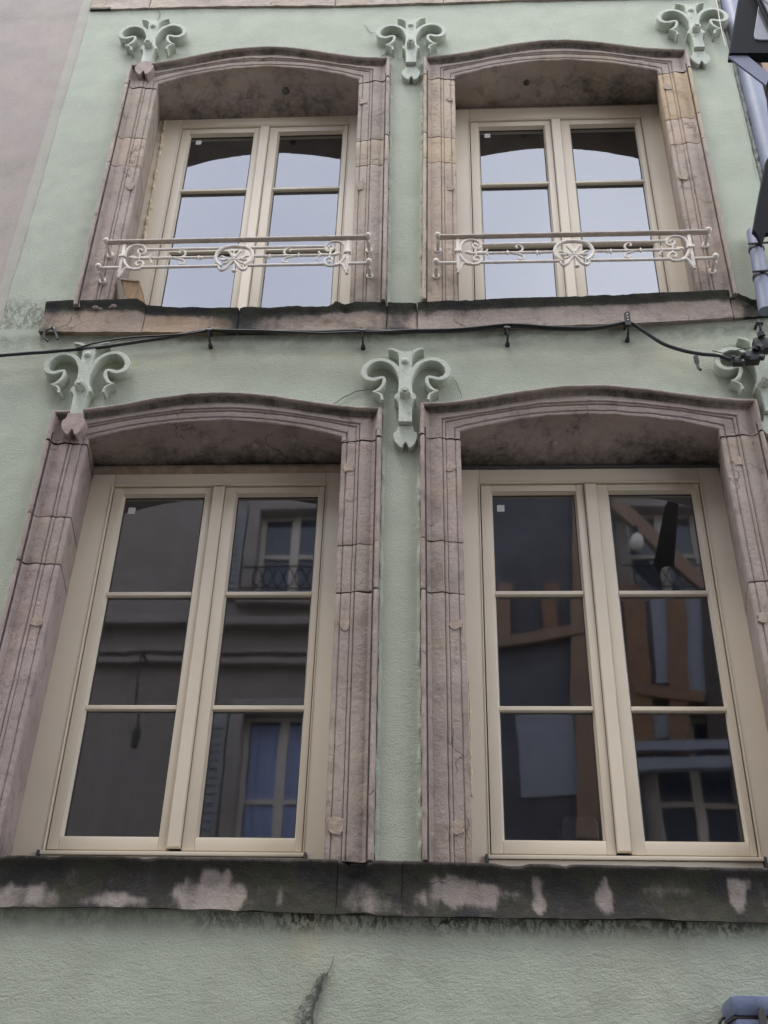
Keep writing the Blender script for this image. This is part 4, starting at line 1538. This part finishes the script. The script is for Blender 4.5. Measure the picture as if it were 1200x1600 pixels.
# a half-timbered house next to it, seen mirrored in the lower right window
XT = op(745, 1000).x
tim = thing('timbered_house', 'dark half timbered house across the street mirrored in the lower right window', 'house', (XT + 1, YO, 0))
M['darkplaster'] = m_simple('dark_grey_plaster', (.10, .10, .12), .9, 0, 1.4, .3)
v = [(XT, YO + .11, 0), (XE + .02, YO + .11, 0), (XE + .02, YO + .11, 9.6), (XT, YO + .11, 9.6), (XT, YO + .02, 0), (XT, YO + .02, 9.6)]
HX = [w_ for w_ in OW if w_[0] > XT]
xs2 = sorted({XT, XE + .02} | {w_[0] - .14 for w_ in HX} | {w_[1] + .14 for w_ in HX})
zs2 = sorted({0, 9.6} | {w_[2] - .1 for w_ in HX} | {w_[3] + .14 for w_ in HX})
m = MB()
for i in range(len(xs2) - 1):
    for j in range(len(zs2) - 1):
        xc = (xs2[i] + xs2[i + 1]) / 2; zc_ = (zs2[j] + zs2[j + 1]) / 2
        if any(w_[0] < xc < w_[1] and w_[2] < zc_ < w_[3] for w_ in HX): continue
        m.add([(xs2[i], YO + .11, zs2[j]), (xs2[i + 1], YO + .11, zs2[j]), (xs2[i + 1], YO + .11, zs2[j + 1]), (xs2[i], YO + .11, zs2[j + 1])], [(0, 1, 2, 3)])
m.make('wall', M['darkplaster'], tim, 0)


def quad(name, a, b, w, mat, y=.0, th=.06):
    A = op(*a); B = op(*b); A = Vector((A.x, A.z)); B = Vector((B.x, B.z)); d = (B - A).normalized(); nn = Vector((-d.y, d.x)) * w / 2
    MB().prism([tuple(A - nn), tuple(B - nn), tuple(B + nn), tuple(A + nn)], YO + .10, YO + .11 + th + y, .005).make(name, mat, tim)


quad('post', (982, 925), (1000, 1190), .22, M['timber'])
quad('post', (1048, 940), (1056, 1190), .20, M['timber'])
quad('post', (1098, 930), (1112, 1190), .16, M['darkwood'])
quad('post', (905, 760), (912, 1320), .22, M['browned'])
quad('post', (857, 925), (862, 1005), .16, M['timber'])
quad('post', (786, 925), (790, 1018), .16, M['browned'])
quad('beam', (770, 1018), (915, 992), .12, M['browned'], .02)
quad('beam', (985, 1085), (1090, 1100), .12, M['timber'], .02)
quad('beam', (985, 1180), (1150, 1175), .10, M['panel'], .04)
quad('beam', (985, 1208), (1150, 1202), .12, M['panel'], .04)
quad('brace', (960, 800), (1100, 930), .16, M['browned'], .03)
for q4 in (((1008, 940), (1040, 940), (1046, 1075), (1018, 1075)), ((1062, 940), (1090, 940), (1100, 1105), (1070, 1105)), ((1112, 940), (1150, 940), (1160, 1105), (1122, 1105)),
           ((800, 1120), (890, 1115), (897, 1250), (810, 1255)), ((1010, 1120), (1040, 1110), (1048, 1160), (1012, 1165))):
    pp = [op(*q) for q in q4]
    MB().prism([(q.x, q.z) for q in pp], YO + .10, YO + .13, .002).make('infill_panel', M['panel'], tim)
p = op(235, 1040); p2 = op(218, 1180)
t = thing('hanging_lamp', 'dark street lamp hanging on a rod across the street, mirrored in the lower left pane', 'street lamp', (p.x, YO + .3, p2.z))
MB().tube([(p.x, YO, p.z), (p.x, YO + .30, p.z), (p.x, YO + .32, p.z - .05), (p2.x, YO + .32, p2.z + .1)], .013, 8).make('rod', M['gasket'], t)
MB().tube([(p2.x, YO + .32, p2.z + .18), (p2.x, YO + .32, p2.z + .1), (p2.x, YO + .32, p2.z - .06)], [.02, .05, .03], 12).make('shade', M['gasket'], t)
p = op(990, 862)
t = thing('globe_lamp', 'pale globe lamp on the wall across the street, mirrored in the lower right pane', 'street lamp', (p.x, YO + .2, p.z))
MB().ball((p.x, YO + .22, p.z), .08, (1, 1, 1.3)).make('globe', M['lampglass'], t)
MB().tube([(p.x, YO, p.z + .2), (p.x, YO + .22, p.z + .2), (p.x, YO + .22, p.z + .12)], .02, 8).make('bracket', M['blackmetal'], t)
